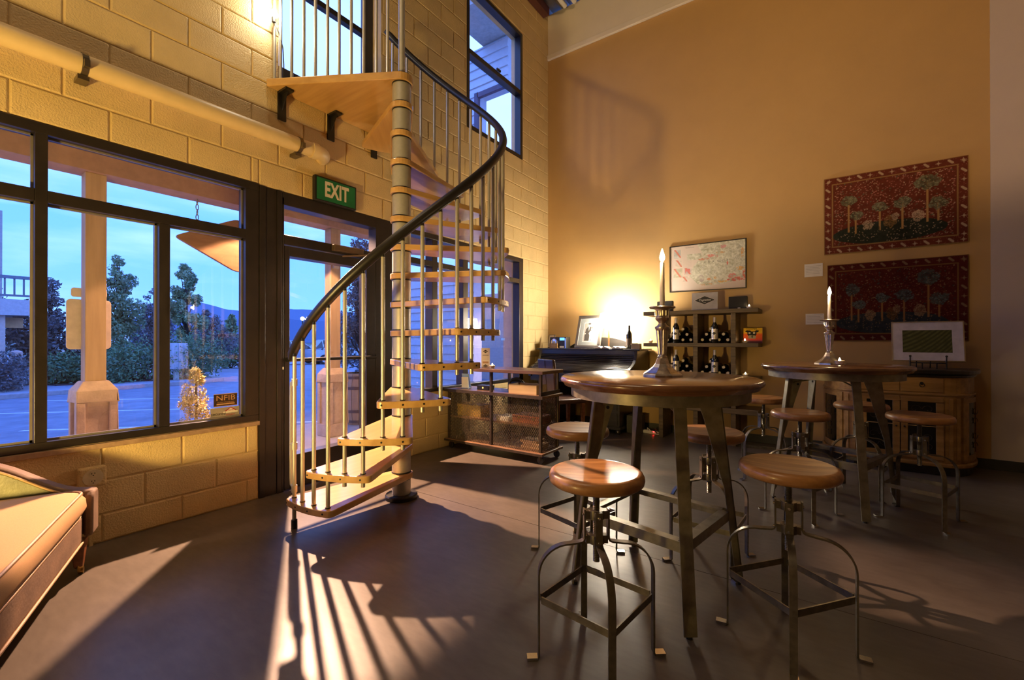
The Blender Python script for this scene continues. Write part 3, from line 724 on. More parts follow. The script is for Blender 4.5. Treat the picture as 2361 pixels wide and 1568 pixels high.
MB().prism([(-.115, .20), (-.115, .40), (-.10, .425), (-.03, .425), (.0, .40), (.01, .20)], -.02, .018, 'y').build('arm_front', M_SUEDE, sofa, smooth=True, bev=.012)
for x, y in ((-.02, -.04), (SW-.06, -.06), (-.02, -.84), (SW-.06, -.84)):
    l = MB(); 
    l.add([(x+sx*w, y+sy*w, z) for z, w in ((.185, .030), (.045, .017)) for sx, sy in ((-1, -1), (1, -1), (1, 1), (-1, 1))], [(0, 1, 2, 3), (4, 7, 6, 5), (0, 4, 5, 1), (1, 5, 6, 2), (2, 6, 7, 3), (3, 7, 4, 0)])
    lo_ = l.build('leg', wood('sofa_leg_wood', (.16, .05, .018), (.30, .11, .04), .35), sofa, bev=.003)
    MB().lathe([(.018, .040), (.019, .052)], (x, y, 0), 10).build('brass_cap', plain('aged_brass', (.45, .28, .08), .35, .95), lo_, smooth=True)
    MB().lathe([(.016, -.010), (.016, .010)], n=14, M=Matrix.Translation((x-.012, y+.006, .018)) @ Matrix.Rotation(PI/2, 4, 'X')).b2((x-.014, y-.006, .016), (x+.004, y+.006, .044)).build('castor', MATS['aged_brass'], lo_, smooth=True)
# ================================================================ mesh cart
CX0, CX1, CY0, CY1 = .045, 1.285, 3.69, 4.05
cart = thing('mesh_cart', 'dark steel bar cart with wire mesh sides and castors', 'cart', ((CX0+CX1)/2, (CY0+CY1)/2, 0))
cxm, cym = (CX0+CX1)/2, (CY0+CY1)/2
M_ = Matrix.Translation((-cxm, -cym, 0))
def cb(name, mat, *bx, bev=0):
    m = MB()
    for lo, hi in bx: m.b2(lo, hi, M_)
    return m.build(name, mat, cart, bev=bev)
cb('tray', M_CARTWOOD, ((CX0-.02, CY0-.03, .088), (CX1+.03, CY1+.03, .112)), bev=.003)
cb('shelf', M_CARTWOOD, ((CX0+.012, CY0+.012, .355), (CX1-.012, CY1-.01, .372)))
cb('mesh_top', M_CARTWOOD, ((CX0-.02, CY0-.03, .642), (CX1+.03, CY1+.03, .668)), bev=.003)
cb('top', M_CARTWOOD, ((.43, CY0-.03, .880), (CX1+.035, CY1+.03, .915)), bev=.004)
for x in (CX0, .646, CX1-.028):
    for y in (CY0, CY1-.028):
        if x > .1: cb('post', M_CARTMETAL, ((x, y, .112), (x+.028, y+.028, .642)), ((x, y, .668), (x+.028, y+.028, .880)), bev=.003)
        else: cb('post', M_CARTMETAL, ((x, y, .112), (x+.028, y+.028, .642)), bev=.003)
cb('rim', M_CARTMETAL, ((CX1-.010, CY0-.01, .668), (CX1+.004, CY1+.01, .705)))
cb('edge_strip', M_CARTMETAL, ((CX0-.024, CY0-.034, .640), (CX1+.034, CY0-.029, .672)), ((CX0-.024, CY0-.034, .084), (CX1+.034, CY0-.029, .106)))
def mesh_panel(a, b, z0, z1, axis, at, px_=.021, pz_=.036):
    m = MB(); n = int((b-a)/px_); k = int((z1-z0)/pz_)
    for i in range(n):
        x0 = a+i*(b-a)/n; dx = (b-a)/n
        for j in range(k):
            q0 = z0+j*(z1-z0)/k; dz = (z1-z0)/k
            for (u0, w0, u1, w1) in ((x0, q0, x0+dx/2, q0+dz/2), (x0+dx/2, q0+dz/2, x0+dx, q0), (x0, q0+dz, x0+dx/2, q0+dz/2), (x0+dx/2, q0+dz/2, x0+dx, q0+dz)):
                p, q = ((u0, at, w0), (u1, at, w1)) if axis == 'y' else ((at, u0, w0), (at, u1, w1))
                m.tube([p, q], .0024, 3, M=M_)
    return m
for a, b in ((CX0+.028, .646), (.674, CX1-.028)):
    for y in (CY0+.010, CY1-.012):
        o = mesh_panel(a, b, .112, .642, 'y', y).build('wire_mesh', M_CARTMETAL, cart); o['kind'] = 'stuff'
for x in (CX0+.012, CX1-.012):
    o = mesh_panel(CY0+.028, CY1-.028, .112, .642, 'x', x).build('wire_mesh', M_CARTMETAL, cart); o['kind'] = 'stuff'
for x, y in ((CX0+.03, CY0+.02), (CX1-.03, CY0+.02), (CX0+.03, CY1-.02), (CX1-.03, CY1-.02)):
    c = MB().lathe([(.034, -.010), (.036, -.006), (.036, .006), (.034, .010)], n=18, M=M_ @ Matrix.Translation((x+.012, y, .036)) @ Matrix.Rotation(PI/2, 4, 'X')).build('castor_wheel', M_BLACK, cart, smooth=True)
    m = MB(); m.b2((x-.016, y-.016, .080), (x+.016, y+.016, .088), M_); m.b2((x-.004, y-.016, .03), (x+.018, y-.013, .082), M_); m.b2((x-.004, y+.013, .03), (x+.018, y+.016, .082), M_)
    m.build('castor_fork', M_CARTMETAL, c)
# things in and on the cart
cr = thing('wooden_crate', 'pale wooden box on the cart deck, below its top', 'box', (1.03, 3.84, .668))
B(((-.17, -.1, 0), (.17, .1, .008)), ((-.17, -.1, .008), (.17, -.09, .095)), ((-.17, .09, .008), (.17, .1, .095)), ((-.17, -.09, .008), (-.16, .09, .095)), ((.16, -.09, .008), (.17, .09, .095))).build('box_body', wood('pale_pine', (.52, .37, .19), (.64, .48, .27), .6), cr)
tag(cr, cr['label'], 'box')
bg_ = thing('headphones_bag', 'rounded black bag behind the pale box on the cart', 'bag', (.80, 3.99, .668))
MB().sphere((0, 0, .062), .062, 18, 10, (1.7, .55, 1)).build('bag_body', M_BLACK, bg_, smooth=True)
MB().tube([(-.1*math.cos(a), -.02, .05+.085*math.sin(a)) for a in np.linspace(0, PI, 12)], .012, 8).build('strap', M_BLACK, bg_, smooth=True); bg_.name = 'black_bag'
br = thing('brochure_holder', 'clear tilted brochure holder at the left end of the cart deck', 'brochure holder', (.17, 3.86, .668), D(18))
ac = plain('clear_blue_acrylic', (.35, .50, .75), .08, spec=.9)
MB().prism([(-.05, 0), (.05, 0), (.056, .004), (-.012, .165), (-.018, .162), (.046, .006), (-.05, .005)], -.045, .045, 'x').build('stand', ac, br)
MB().prism([(-.03, .006), (.0, .006), (-.028, .13), (-.034, .128)], -.04, .04, 'x').build('leaflets', M_PAPER, br)
ra = thing('small_radio', 'small black box with one orange lit dial on the cart deck', 'radio', (.46, 3.86, .668))
B(((-.085, -.05, .0), (.085, .05, .050))).build('case', M_BLACK, ra, bev=.004)
MB().lathe([(.009, 0), (.009, .003)], n=12, M=Matrix.Translation((.0, -.05, .025)) @ Matrix.Rotation(PI/2, 4, 'X')).build('dial', glow('orange_dial', (1, .45, .08), 4), ra)
pa_ = thing('paper_sheets', 'loose white papers lying on the cart deck', 'papers', (.345, 3.98, .668), D(12))
B(((-.07, -.05, 0), (.07, .05, .006))).build('sheet', M_PAPER, pa_); B(((-.05, -.055, .006), (.085, .04, .010))).build('sheet', M_PAPER, pa_)
fl_ = thing('leaflet_stand', 'upright pale leaflet with black diamonds on the cart top', 'leaflet', (.475, 3.84, .915), D(28))
img = np.ones((90, 42, 3))*np.array((.74, .66, .56))
yy, xx = np.mgrid[0:90, 0:42]
for cy_, r_ in ((14, 8), (84, 8)):
    d_ = np.abs(xx-20)/13+np.abs(yy-cy_)/r_; img[d_ < 1] = (.02, .015, .012); img[(np.abs(yy-cy_) < 1.6) & (np.abs(xx-20) < 8)] = (.5, .42, .3)
img[(yy > 30) & (yy < 34) & (xx > 5) & (xx < 36)] = (.03, .02, .02)
for r_ in range(38, 58, 4): img[(yy == r_) & (xx > 5) & (xx < 36)] = (.5, .42, .34)
img[(yy > 62) & (yy < 72) & (xx > 5) & (xx < 36)] = (.45, .26, .12)
B(((-.048, -.0005, 0), (.048, .003, .215))).build('card', M_PAPER, fl_)
picture('print', img, .092, .205, painted('print_matt', .6), fl_, facing((0, -.0012, .108), (1, 0, 0), (0, 0, 1)))
B(((-.048, .003, 0), (.048, .05, .003))).build('foot', M_PAPER, fl_)
tealight('tealight on the cart top, against the window', (.60, 3.80, .915))
yb_ = thing('yellow_box', 'yellow carton inside the cart behind the mesh, left half', 'box', (.30, 3.86, .372))
B(((-.17, -.10, 0), (.17, .10, .105))).build('carton', plain('yellow_card', (.62, .40, .10), .6), yb_, bev=.003); B(((-.172, -.102, .105), (.172, .102, .125))).build('lid', MATS['yellow_card'], yb_)
ca_ = thing('wooden_case', 'flat reddish wooden case with brass catches inside the cart', 'case', (1.07, 3.86, .372))
B(((-.17, -.11, 0), (.17, .11, .055))).build('case_body', wood('red_case_wood', (.20, .055, .02), (.34, .11, .04), .35), ca_, bev=.005); B(((-.17, -.11, .057), (.17, .11, .078))).build('lid', MATS['red_case_wood'], ca_, bev=.005)
for x in (-.09, .09): B(((x-.012, -.114, .035), (x+.012, -.109, .068))).build('catch', MATS['aged_brass'], ca_)
wb = thing('white_folder', 'bluish white folder lying beside the red case in the cart', 'folder', (.775, 3.84, .372)); B(((-.08, -.1, 0), (.08, .1, .045))).build('folder_body', M_PAPER, wb, bev=.003)
for i, (dx, w) in enumerate(((0, .12), (.02, .11), (-.02, .10))):
    tag(B(((-w, -.08, 0), (w, .08, .028))).build('magazine', plain('tan_magazine', (.50, .34, .18), .6), None, bev=.002), ['lowest tan magazine stacked in the right bottom of the cart', 'middle tan magazine stacked in the right bottom of the cart', 'topmost tan magazine stacked in the right bottom of the cart'][i], 'magazine', 'magazines in the cart').location = (1.10+dx, 3.86, .112+.0285*i)
# ================================================================ roll-top desk
desk = thing('roll_top_desk', 'black roll-top desk with curved slatted front against the back wall', 'desk', (.86, 5.6, 0))
DM = Matrix.Translation((-.86, -5.6, 0))
def db(name, mat, *bx, bev=0, parent=desk):
    m = MB()
    for lo, hi in bx: m.b2(lo, hi, DM)
    return m.build(name, mat, parent, bev=bev)
curve = [(5.53, 1.085), (5.525, 1.05), (5.515, 1.01), (5.49, .965), (5.45, .925), (5.39, .895), (5.33, .875), (5.27, .85), (5.235, .82), (5.225, .785)]
for x0 in (.14, 1.555):
    MB().prism([(5.98, .72), (5.98, 1.085)]+curve+[(5.225, .72)], x0, x0+.04, 'x', DM).build('side_panel', M_DESK, desk, bev=.004)
db('top_deck', M_DESK, ((.10, 5.50, 1.085), (1.635, 6.0, 1.107)), bev=.006)
db('frieze', M_DESK, ((.18, 5.525, 1.03), (1.555, 5.545, 1.085)))
db('back_panel', M_DESK, ((.18, 5.965, .72), (1.555, 5.98, 1.085)))
for i in range(14):
    f = i/13*(len(curve)-2.6)+1.2; a = int(f); w_ = f-a
    y = curve[a][0]*(1-w_)+curve[min(a+1, 9)][0]*w_; z = curve[a][1]*(1-w_)+curve[min(a+1, 9)][1]*w_
    MB().tube([(.18, y+.014, z-.004), (1.555, y+.014, z-.004)], .0115, 8, M=DM).build('tambour_slat', M_DESK, desk, smooth=True)
db('writing_top', M_DESK, ((.12, 5.20, .745), (1.62, 5.99, .785)), bev=.006)
db('apron', M_DESK, ((.16, 5.25, .66), (1.59, 5.96, .745)))
for x0, x1 in ((.16, .50), (1.02, 1.395)):
    db('pedestal', M_DESK, ((x0, 5.44, .085), (x1, 5.96, .66)), bev=.004)
    for z in (.12, .31, .49):
        dr = db('drawer', M_DESK, ((x0+.03, 5.428, z), (x1-.03, 5.439, z+.155)), bev=.003)
        MB().sphere(((x0+x1)/2, 5.42, z+.08), .012, 10, 6, M=DM).build('knob', MATS['aged_brass'], dr, smooth=True)
    db('base_moulding', M_DESK, ((x0-.015, 5.425, .06), (x1+.015, 5.97, .10)), bev=.006)
    for x in (x0+.03, x1-.03):
        for y in (5.47, 5.93): MB().lathe([(.020, 0), (.034, .018), (.034, .040), (.024, .06)], (x-.86, y-5.6, 0), 14).build('bun_foot', M_DESK, desk, smooth=True)
arch = [(x, 1.107+.145*max(0, 1-((x-.93)/.52)**2)**.8+.012) for x in np.linspace(.40, 1.46, 21)]
MB().prism(arch+[(1.46, 1.107), (.40, 1.107)], 5.95, 5.972, 'y', DM).build('crest_rail', M_DESK, desk, bev=.003)
# things on the desk
def lean(name, label, cat, c, rz, tilt):
    return thing(name, label, cat, c, rz), Matrix.Rotation(-tilt, 4, 'X')
pf, T = lean('photo_frame', 'large framed black and white portrait of two people leaning on the desk', 'photograph', (.845, 5.63, 1.107), D(-4), .30)
w, h = .40, .485
for lo, hi in (((-w/2, -.012, 0), (w/2, .012, .045)), ((-w/2, -.012, h-.045), (w/2, .012, h)), ((-w/2, -.012, .045), (-w/2+.045, .012, h-.045)), ((w/2-.045, -.012, .045), (w/2, .012, h-.045))):
    MB().b2(lo, hi, T).build('frame_side', plain('pewter_frame', (.16, .14, .12), .3, .7), pf, bev=.006)
img = np.ones((120, 100, 3))*np.array((.20, .21, .20))
yy, xx = np.mgrid[0:120, 0:100]; nzs = rng.normal(0, 1, (120, 100, 1))
img += nzs*.02
inn = (xx > 22) & (xx < 80) & (yy > 20) & (yy < 103)
img[(xx > 20) & (xx < 82) & (yy > 18) & (yy < 105)] = (.55, .5, .44)
img[inn] = np.array((.20, .175, .15))+.08*((yy[inn]/103.)[:, None]) + nzs[inn]*.015
def ell(cx_, cy_, rx, ry, c): img[(((xx-cx_)/rx)**2+((yy-cy_)/ry)**2 < 1) & inn] = c
def poly(ps, c):
    ins = np.zeros_like(xx, bool); n = len(ps); j = n-1
    for i in range(n):
        (xi, yi), (xj, yj) = ps[i], ps[j]
        ins ^= ((yi > yy) != (yj > yy)) & (xx < (xj-xi)*(yy-yi)/(yj-yi+1e-9)+xi); j = i
    img[ins & inn] = c
poly([(32, 48), (40, 38), (54, 38), (62, 50), (62, 72), (66, 100), (30, 100), (28, 70)], (.045, .04, .036))
poly([(44, 38), (50, 38), (47, 56)], (.5, .46, .4)); ell(47, 30, 6, 8, (.42, .36, .30)); ell(47, 24, 6.5, 4, (.05, .045, .04))
poly([(54, 56), (68, 55), (73, 70), (66, 78), (67, 102), (62, 102), (60, 84), (58, 102), (53, 102), (54, 78), (49, 66)], (.50, .46, .41))
ell(61, 47, 5, 6.5, (.46, .41, .35)); ell(61, 42, 5.5, 3.5, (.12, .1, .09)); ell(30, 68, 4, 3, (.36, .31, .26))
picture('portrait_print', img, w-.09, h-.09, painted('framed_print', .25), pf, T @ facing((0, -.004, h/2), (1, 0, 0), (0, 0, 1)))
MB().tube([T @ Vector((0, .016, .36)), (0, .21, .004)], 0, flat=(.06, .006, (1, 0, 0))).build('easel_back', M_BLACK, pf)
ac_, T = lean('certificate', 'small black framed white document at the left end of the desk top', 'document', (.215, 5.72, 1.107), D(-22), .16)
MB().b2((-.07, -.006, 0), (.07, .006, .20), T).build('frame', M_BLACK, ac_, bev=.003)
MB().b2((-.061, -.0075, .010), (.061, -.006, .190), T).build('document', M_PAPER, ac_)
for i in range(9): MB().b2((-.042, -.0082, .035+.015*i), (.03+.012*((i*7) % 3-1), -.0075, .037+.015*i), T).build('text_line', plain('grey_ink', (.25, .24, .23), .8), ac_) if i < 1 else None
sx_ = thing('table_stereo', 'small black table radio with lit blue display and round speaker', 'radio', (.40, 5.66, 1.107))
B(((-.135, -.05, 0), (.135, .07, .16))).build('cabinet', M_BLACK, sx_, bev=.006)
B(((.03, -.0525, .112), (.105, -.05, .15))).build('display', glow('blue_display', (.10, .42, 1.0), 2.4), sx_)
MB().lathe([(.050, 0), (.054, .006), (.048, .008)], n=24, M=Matrix.Translation((-.06, -.05, .085)) @ Matrix.Rotation(PI/2, 4, 'X')).build('speaker_ring', M_CHROME, sx_, smooth=True)
MB().lathe([(.034, 0), (.030, .006), (.012, .010)], n=20, M=Matrix.Translation((-.06, -.05, .085)) @ Matrix.Rotation(PI/2, 4, 'X')).build('speaker_cone', plain('pale_cone', (.62, .56, .46), .5), sx_, smooth=True)
B(((.112, -.053, .0), (.128, -.05, .14))).build('side_strip', M_CHROME, sx_); B(((.03, -.056, .004), (.095, -.05, .030))).build('button', M_WHITE, sx_)
pq = thing('note_plaque', 'tan card with rows of writing in front of the radio', 'card', (.345, 5.575, 1.107))
B(((-.065, -.002, 0), (.065, .004, .070))).build('card', plain('tan_card', (.45, .27, .08), .6), pq); B(((-.065, .004, 0), (.065, .03, .004))).build('foot', MATS['tan_card'], pq)
m = MB()
for i in range(5): m.b2((-.052, -.0026, .010+.011*i), (.045-.01*(i % 2), -.002, .015+.011*i))
m.build('writing', plain('cream_ink', (.70, .58, .36), .7), pq)
dl = thing('desk_lamp', 'lit table lamp with glowing white shade on the desk', 'lamp', (1.165, 5.64, 1.107))
MB().lathe([(.06, 0), (.062, .008), (.02, .02), (.010, .03), (.012, .16), (.010, .20)], n=20).build('base', plain('bronze_lamp', (.20, .09, .03), .35, .6), dl, smooth=True)
LS = 170
MB().lathe([(.075, .29), (.145, .28), (.15, .285), (.11, .475), (.105, .475)], n=32, cap=False).build('lamp_shade', glow('lit_shade', (1.0, .87, .68), LS), dl, smooth=True)
MB().lathe([(.009, .20), (.009, .34)], n=10).build('socket', MATS['bronze_lamp'], dl)
MB().sphere((0, 0, .37), .03, 12, 8).build('bulb', glow('white_bulb', (1, .88, .7), 40), dl, smooth=True)
for nm, lb, x, y, rz, ws in (('open_book', 'open book lying left of the dark bottle on the desk', 1.12, 5.54, 6, .10), ('open_book', 'second open book nearest the dark bottle on the desk', 1.335, 5.56, -14, .085)):
    bk = thing(nm, lb, 'book', (x, y, 1.107), D(rz))
    for sg in (-1, 1):
        p_ = [(0, .006)]+[(sg*ws*u, .006+.026*math.sin(PI*min(u*1.15, 1))*(1-u*.4)+.004) for u in np.linspace(.06, 1, 9)]+[(sg*ws, .004)]
        MB().prism(p_, -.065, .065, 'y').build('pages', M_PAPER, bk)
    B(((-ws-.004, -.07, 0), (ws+.004, .07, .004))).build('cover', M_BLACK, bk)
sb = thing('carton', 'small tan carton at the right end of the desk top', 'box', (1.56, 5.60, 1.107), D(5))
B(((-.055, -.05, 0), (.055, .05, .068))).build('carton_body', plain('kraft_card', (.40, .31, .20), .7), sb, bev=.002); B(((-.055, -.05, .068), (.01, .05, .074))).build('flap', MATS['kraft_card'], sb)
# ---------------------------------------------------------------- wine bottles
M_BOT = plain('dark_bottle_glass', (.008, .008, .007), .12, vary=.2, spec=.7)
M_FOIL = plain('white_foil', (.62, .57, .52), .4, .2)
M_LABEL = plain('silver_label', (.60, .56, .52), .35, .5)
M_CORK = plain('pale_cap', (.70, .60, .44), .6)
bprof = [(.006, .004), (.034, .0), (.038, .006), (.038, .185), (.034, .205), (.022, .228), (.0155, .245), (.0145, .298)]
bot_me = MB().lathe(bprof, n=18).mesh('bottle_glass', M_BOT, True)
foil_me = MB().lathe([(.0158, .236), (.0152, .296), (.0160, .300), (.0160, .306), (.004, .307)], n=14).mesh('foil', M_FOIL, True)
cap_me = MB().lathe([(.0160, .286), (.0165, .306), (.011, .3065)], n=14).mesh('cap', M_CORK, True)
lab_me = MB().lathe([(.0384, .045), (.0384, .165)], n=24, cap=False).mesh('label', M_LABEL, True)
dia = MB(); v4 = []
for u in np.linspace(-1, 1, 9): 
    for sg in (1, -1): v4.append((.0388*math.sin(u*.62), -.0388*math.cos(u*.62), .115+sg*.020*(1-abs(u))))
dia.add(v4, [(2*i, 2*i+1, 2*i+3, 2*i+2) for i in range(8)]); dia_me = dia.mesh('diamond_emblem', M_BLACK)
def stand_bottle(label, loc, group=None, foil=True):
    t = thing('wine_bottle', label, 'bottle', loc, 0, group)
    put('bottle_glass', bot_me, t)
    if foil:
        put('foil', foil_me, t); l_ = put('label', lab_me, t); put('diamond_emblem', dia_me, l_)
    return t
b0 = stand_bottle('dark unlabelled wine bottle standing on the desk right of the lamp', (1.455, 5.62, 1.107), foil=False)
put('foil', MB().lathe([(.0158, .236), (.0160, .306), (.004, .307)], n=14).mesh('foil', M_BLACK, True), b0)
put('label', MB().lathe([(.0384, .045), (.0384, .135)], n=24, cap=False).mesh('label', plain('dark_label', (.05, .03, .02), .5), True), b0)
# ================================================================ wine shelf
SY0, SY1 = 5.60, 5.985
shelf = thing('wine_shelf', 'dark oak wine shelf unit with long boards under the map', 'shelf', (2.27, 5.84, 0))
SM = Matrix.Translation((-2.27, -5.84, 0))
ZB = [(.372, .432), (.750, .797), (1.140, 1.185), (1.532, 1.580)]
for i, (a, c) in enumerate(ZB): MB().b2((1.650, SY0, a), (2.946, SY1, c), SM).build('board', M_SHELF, shelf, bev=.004)
PXS = (1.842, 2.253, 2.664)
for x in PXS:
    for a, c in zip([0]+[q[1] for q in ZB[:3]], [q[0] for q in ZB]): MB().b2((x, SY0+.012, a), (x+.052, SY1-.01, c), SM).build('upright', M_SHELF, shelf, bev=.003)
names = {2: 'upper', 1: 'middle', 0: 'lowest'}
for row in (2, 1, 0):
    z = ZB[row][1]
    for c, side in ((0, 'left'), (1, 'right')):
        x0, x1 = PXS[c]+.052, PXS[c+1]; n0 = 4; st_ = (x1-x0-.078)/3.02
        spots = []
        for r_ in range(3):
            for i in range(4-r_):
                if r_ == 2 and i == (0 if c == 0 else 1): continue
                spots.append((x0+.0395+st_*(i+r_*.5), z+.0385+.066*r_, i, r_))
        for (x, zz, bi, br_) in spots:
            t = thing('wine_bottle', f'dark wine bottle lying in the {names[row]} {side} shelf bay, {("bottom", "second", "top")[br_]} row, {("first", "second", "third", "fourth")[bi]} from the left', 'bottle', (x, 5.978, zz), 0, f'bottles lying in the {names[row]} {side} bay')
            R_ = (PI/2, random.random()*6, 0)
            for nm, me in (('bottle_glass', bot_me), ('cap', cap_me)):
                o = put(nm, me, t); o.rotation_euler = (PI/2, 0, 0); o.location = (0, 0, 0)
            dy = random.uniform(-.006, .004); t.location.y += dy
for row in (2, 1):
    for c, side in ((0, 'left'), (1, 'right')):
        stand_bottle(f'labelled wine bottle standing upright in the {names[row]} {side} bay of the shelf', ((2.045, 2.487)[c], 5.645, ZB[row][1]))
# signs and speakers on the shelf top
sg, T = lean('logo_board', 'grey canvas board with a black diamond logo on the shelf top', 'sign', (2.357, 5.74, 1.580), 0, .06)
MB().b2((-.147, -.006, 0), (.147, .008, .218), T).build('board_panel', plain('grey_canvas', (.42, .40, .39), .7, bump=.1), sg, bev=.002)
def diamond(w, h, n=5): 
    return [(-w, 0), (-w*.93, -h*.10), (-w*.06, -h*.95), (0, -h), (w*.06, -h*.95), (w*.93, -h*.10), (w, 0), (w*.93, h*.10), (w*.06, h*.95), (0, h), (-w*.06, h*.95), (-w*.93, h*.10)]
FM = T @ facing((0, -.0063, .125), (1, 0, 0), (0, 0, 1))
MB().prism(diamond(.118, .054), 0, .0006, 'z', FM).build('logo_border', plain('pale_ink', (.62, .56, .5), .6), sg)
MB().prism(diamond(.112, .050), .0006, .0012, 'z', FM).build('logo_diamond', M_BLACK, sg)
text('logo_script', 'Cognation', .036, M_WHITE, sg, FM @ Matrix.Translation((0, .002, .0016)), sx=.9, shear=.35)
text('logo_small_print', 'WINE', .012, M_WHITE, sg, FM @ Matrix.Translation((0, -.030, .0016)), sx=.9)
for x, w, h, lb in ((1.862, .2, .145, 'left of two slanted black panels on the shelf top, behind the tall candle'), (2.711, .2, .158, 'right of two slanted black panels on the shelf top, with small white tag')):
    s, T = lean('slanted_board', lb, 'board', (x, 5.80, 1.580), 0, .08)
    MB().b2((-w/2, -.006, 0), (w/2, .05, h), T).build('board_body', M_BLACK, s, bev=.006)
    MB().b2((-w/2+.008, -.008, .008), (w/2-.008, -.006, h-.008), T).build('cloth_face', plain('black_cloth', (.018, .016, .014), .8, bump=.2, bscale=200), s)
    if x > 2: MB().b2((.0, -.010, .010), (.028, -.008, .022), T).build('white_tag', M_WHITE, s)
tealight('tealight on the right end of the top shelf board', (2.835, 5.76, 1.580))
tealight('tealight before the orange dog picture on the shelf', (2.795, 5.73, 1.185))
tealight('tealight on the third shelf board, right end above the round table', (2.80, 5.73, .797))
tealight('tealight on the left end of the second shelf board', (1.70, 5.73, 1.185))
dg_, T = lean('dog_picture', 'small orange and yellow painting of a black dog named COOPER', 'picture', (2.86, 5.86, 1.185), D(3), .10)
img = np.zeros((76, 84, 3)); yy, xx = np.mgrid[0:76, 0:84]; f = yy/75.
for c in range(3): img[..., c] = np.interp(f, [0, .32, .42, .72, .80, .88, 1], [(.82, .86, .80, .72, .65, .16, .05)[i] for i in range(7)] if c == 0 else ([(.52, .48, .12, .07, .05, .02, .015)[i] for i in range(7)] if c == 1 else [(.02, .02, .01, .01, .06, .05, .03)[i] for i in range(7)]))
img *= (1+rng.normal(0, .06, (76, 84, 1)))
inn = np.ones_like(xx, bool)
poly([(8, 18), (14, 11), (30, 13), (36, 18), (50, 18), (56, 11), (68, 13), (66, 20), (58, 23), (58, 32), (50, 44), (40, 52), (28, 44), (18, 34), (17, 22)], (.006, .005, .005))
ell(31, 45, 10, 9, (.36, .30, .2)); ell(46, 46, 10, 9, (.36, .30, .2)); ell(27, 25, 5, 4, (.75, .65, .55)); ell(47, 25, 5, 4, (.75, .65, .55)); poly([(34, 42), (43, 42), (39, 51)], (.005, .005, .005))
MB().b2((-.098, -.004, 0), (.098, .018, .178), T).build('canvas', M_WHITE, dg_)
picture('painting', img, .196, .178, painted('painting_gloss', .4), dg_, T @ facing((0, -.0045, .089), (1, 0, 0), (0, 0, 1)))
text('painted_name', 'COOPER', .028, M_BLACK, dg_, T @ facing((-.012, -.0052, .165), (1, 0, 0), (0, 0, 1)))
# under the desk end and the shelf
su = thing('subwoofer', 'dark subwoofer box with red light on the floor beside the desk', 'speaker', (1.505, 5.74, 0))
B(((-.085, -.12, .008), (.085, .12, .235))).build('cabinet', plain('dark_cabinet', (.045, .042, .03), .6), su, bev=.004)
MB().lathe([(.028, 0), (.034, .004), (.030, .005)], n=18, M=Matrix.Translation((.05, -.12, .085)) @ Matrix.Rotation(PI/2, 4, 'X')).build('port', M_BLACK, su, smooth=True)
B(((.02, -.1215, .165), (.030, -.119, .175))).build('red_light', glow('red_led', (1, .02, .02), 25), su)
B(((-.07, -.1, 0), (.07, .1, .008))).build('foot', M_BLACK, su)
ps = thing('power_strip', 'power strip with red light and tangled leads below the shelf', 'power strip', (1.70, 5.78, 0), D(-8))
B(((-.11, -.025, 0), (.11, .025, .04))).build('strip_body', M_WHITE, ps, bev=.005); B(((.03, -.028, .022), (.045, -.024, .034))).build('red_switch', MATS['red_led'], ps)
for i in range(3): MB().tube([(-.06+.05*i, 0, .04), (-.05+.05*i, -.02, .07), (.03+.05*i, -.05, .03+.01*i), (.10, -.06+.02*i, .012), (.17, .02*i, .012)], .006, 6).build('plug_lead', M_BLACK if i else M_PAPER, ps, smooth=True)
# ================================================================ leather chair
M_LEATH = plain('dark_brown_leather', (.075, .032, .020), .42, vary=.25, scale=10, bump=.1)
chr_ = thing('leather_chair', 'dark brown leather chair with high back in front of the desk', 'chair', (.84, 4.93, 0), D(-32))
MB().prism([(-.20, .44), (.22, .44), (.22, .50), (-.20, .50)], -.21, .21, 'x').build('seat', M_LEATH, chr_, smooth=True, bev=.02, seg=3)
bk = MB().prism([(-.20, .44), (-.145, .44), (-.205, .985), (-.25, .985)], -.205, .205, 'x').build('backrest', M_LEATH, chr_, smooth=True, bev=.018, seg=3)
MB().tube([(0, -.204, .46), (0, -.2525, .97)], .003, 6).build('seam', M_LEATH, bk)
for x in (-.18, .18):
    for y in (-.17, .19): 
        l = MB(); l.add([(x+sx_*w_, y+sy_*w_, z) for z, w_ in ((.44, .022), (0, .015)) for sx_, sy_ in ((-1, -1), (1, -1), (1, 1), (-1, 1))], [(0, 1, 2, 3), (4, 7, 6, 5), (0, 4, 5, 1), (1, 5, 6, 2), (2, 6, 7, 3), (3, 7, 4, 0)])
        l.build('leg', MATS['sofa_leg_wood'], chr_)
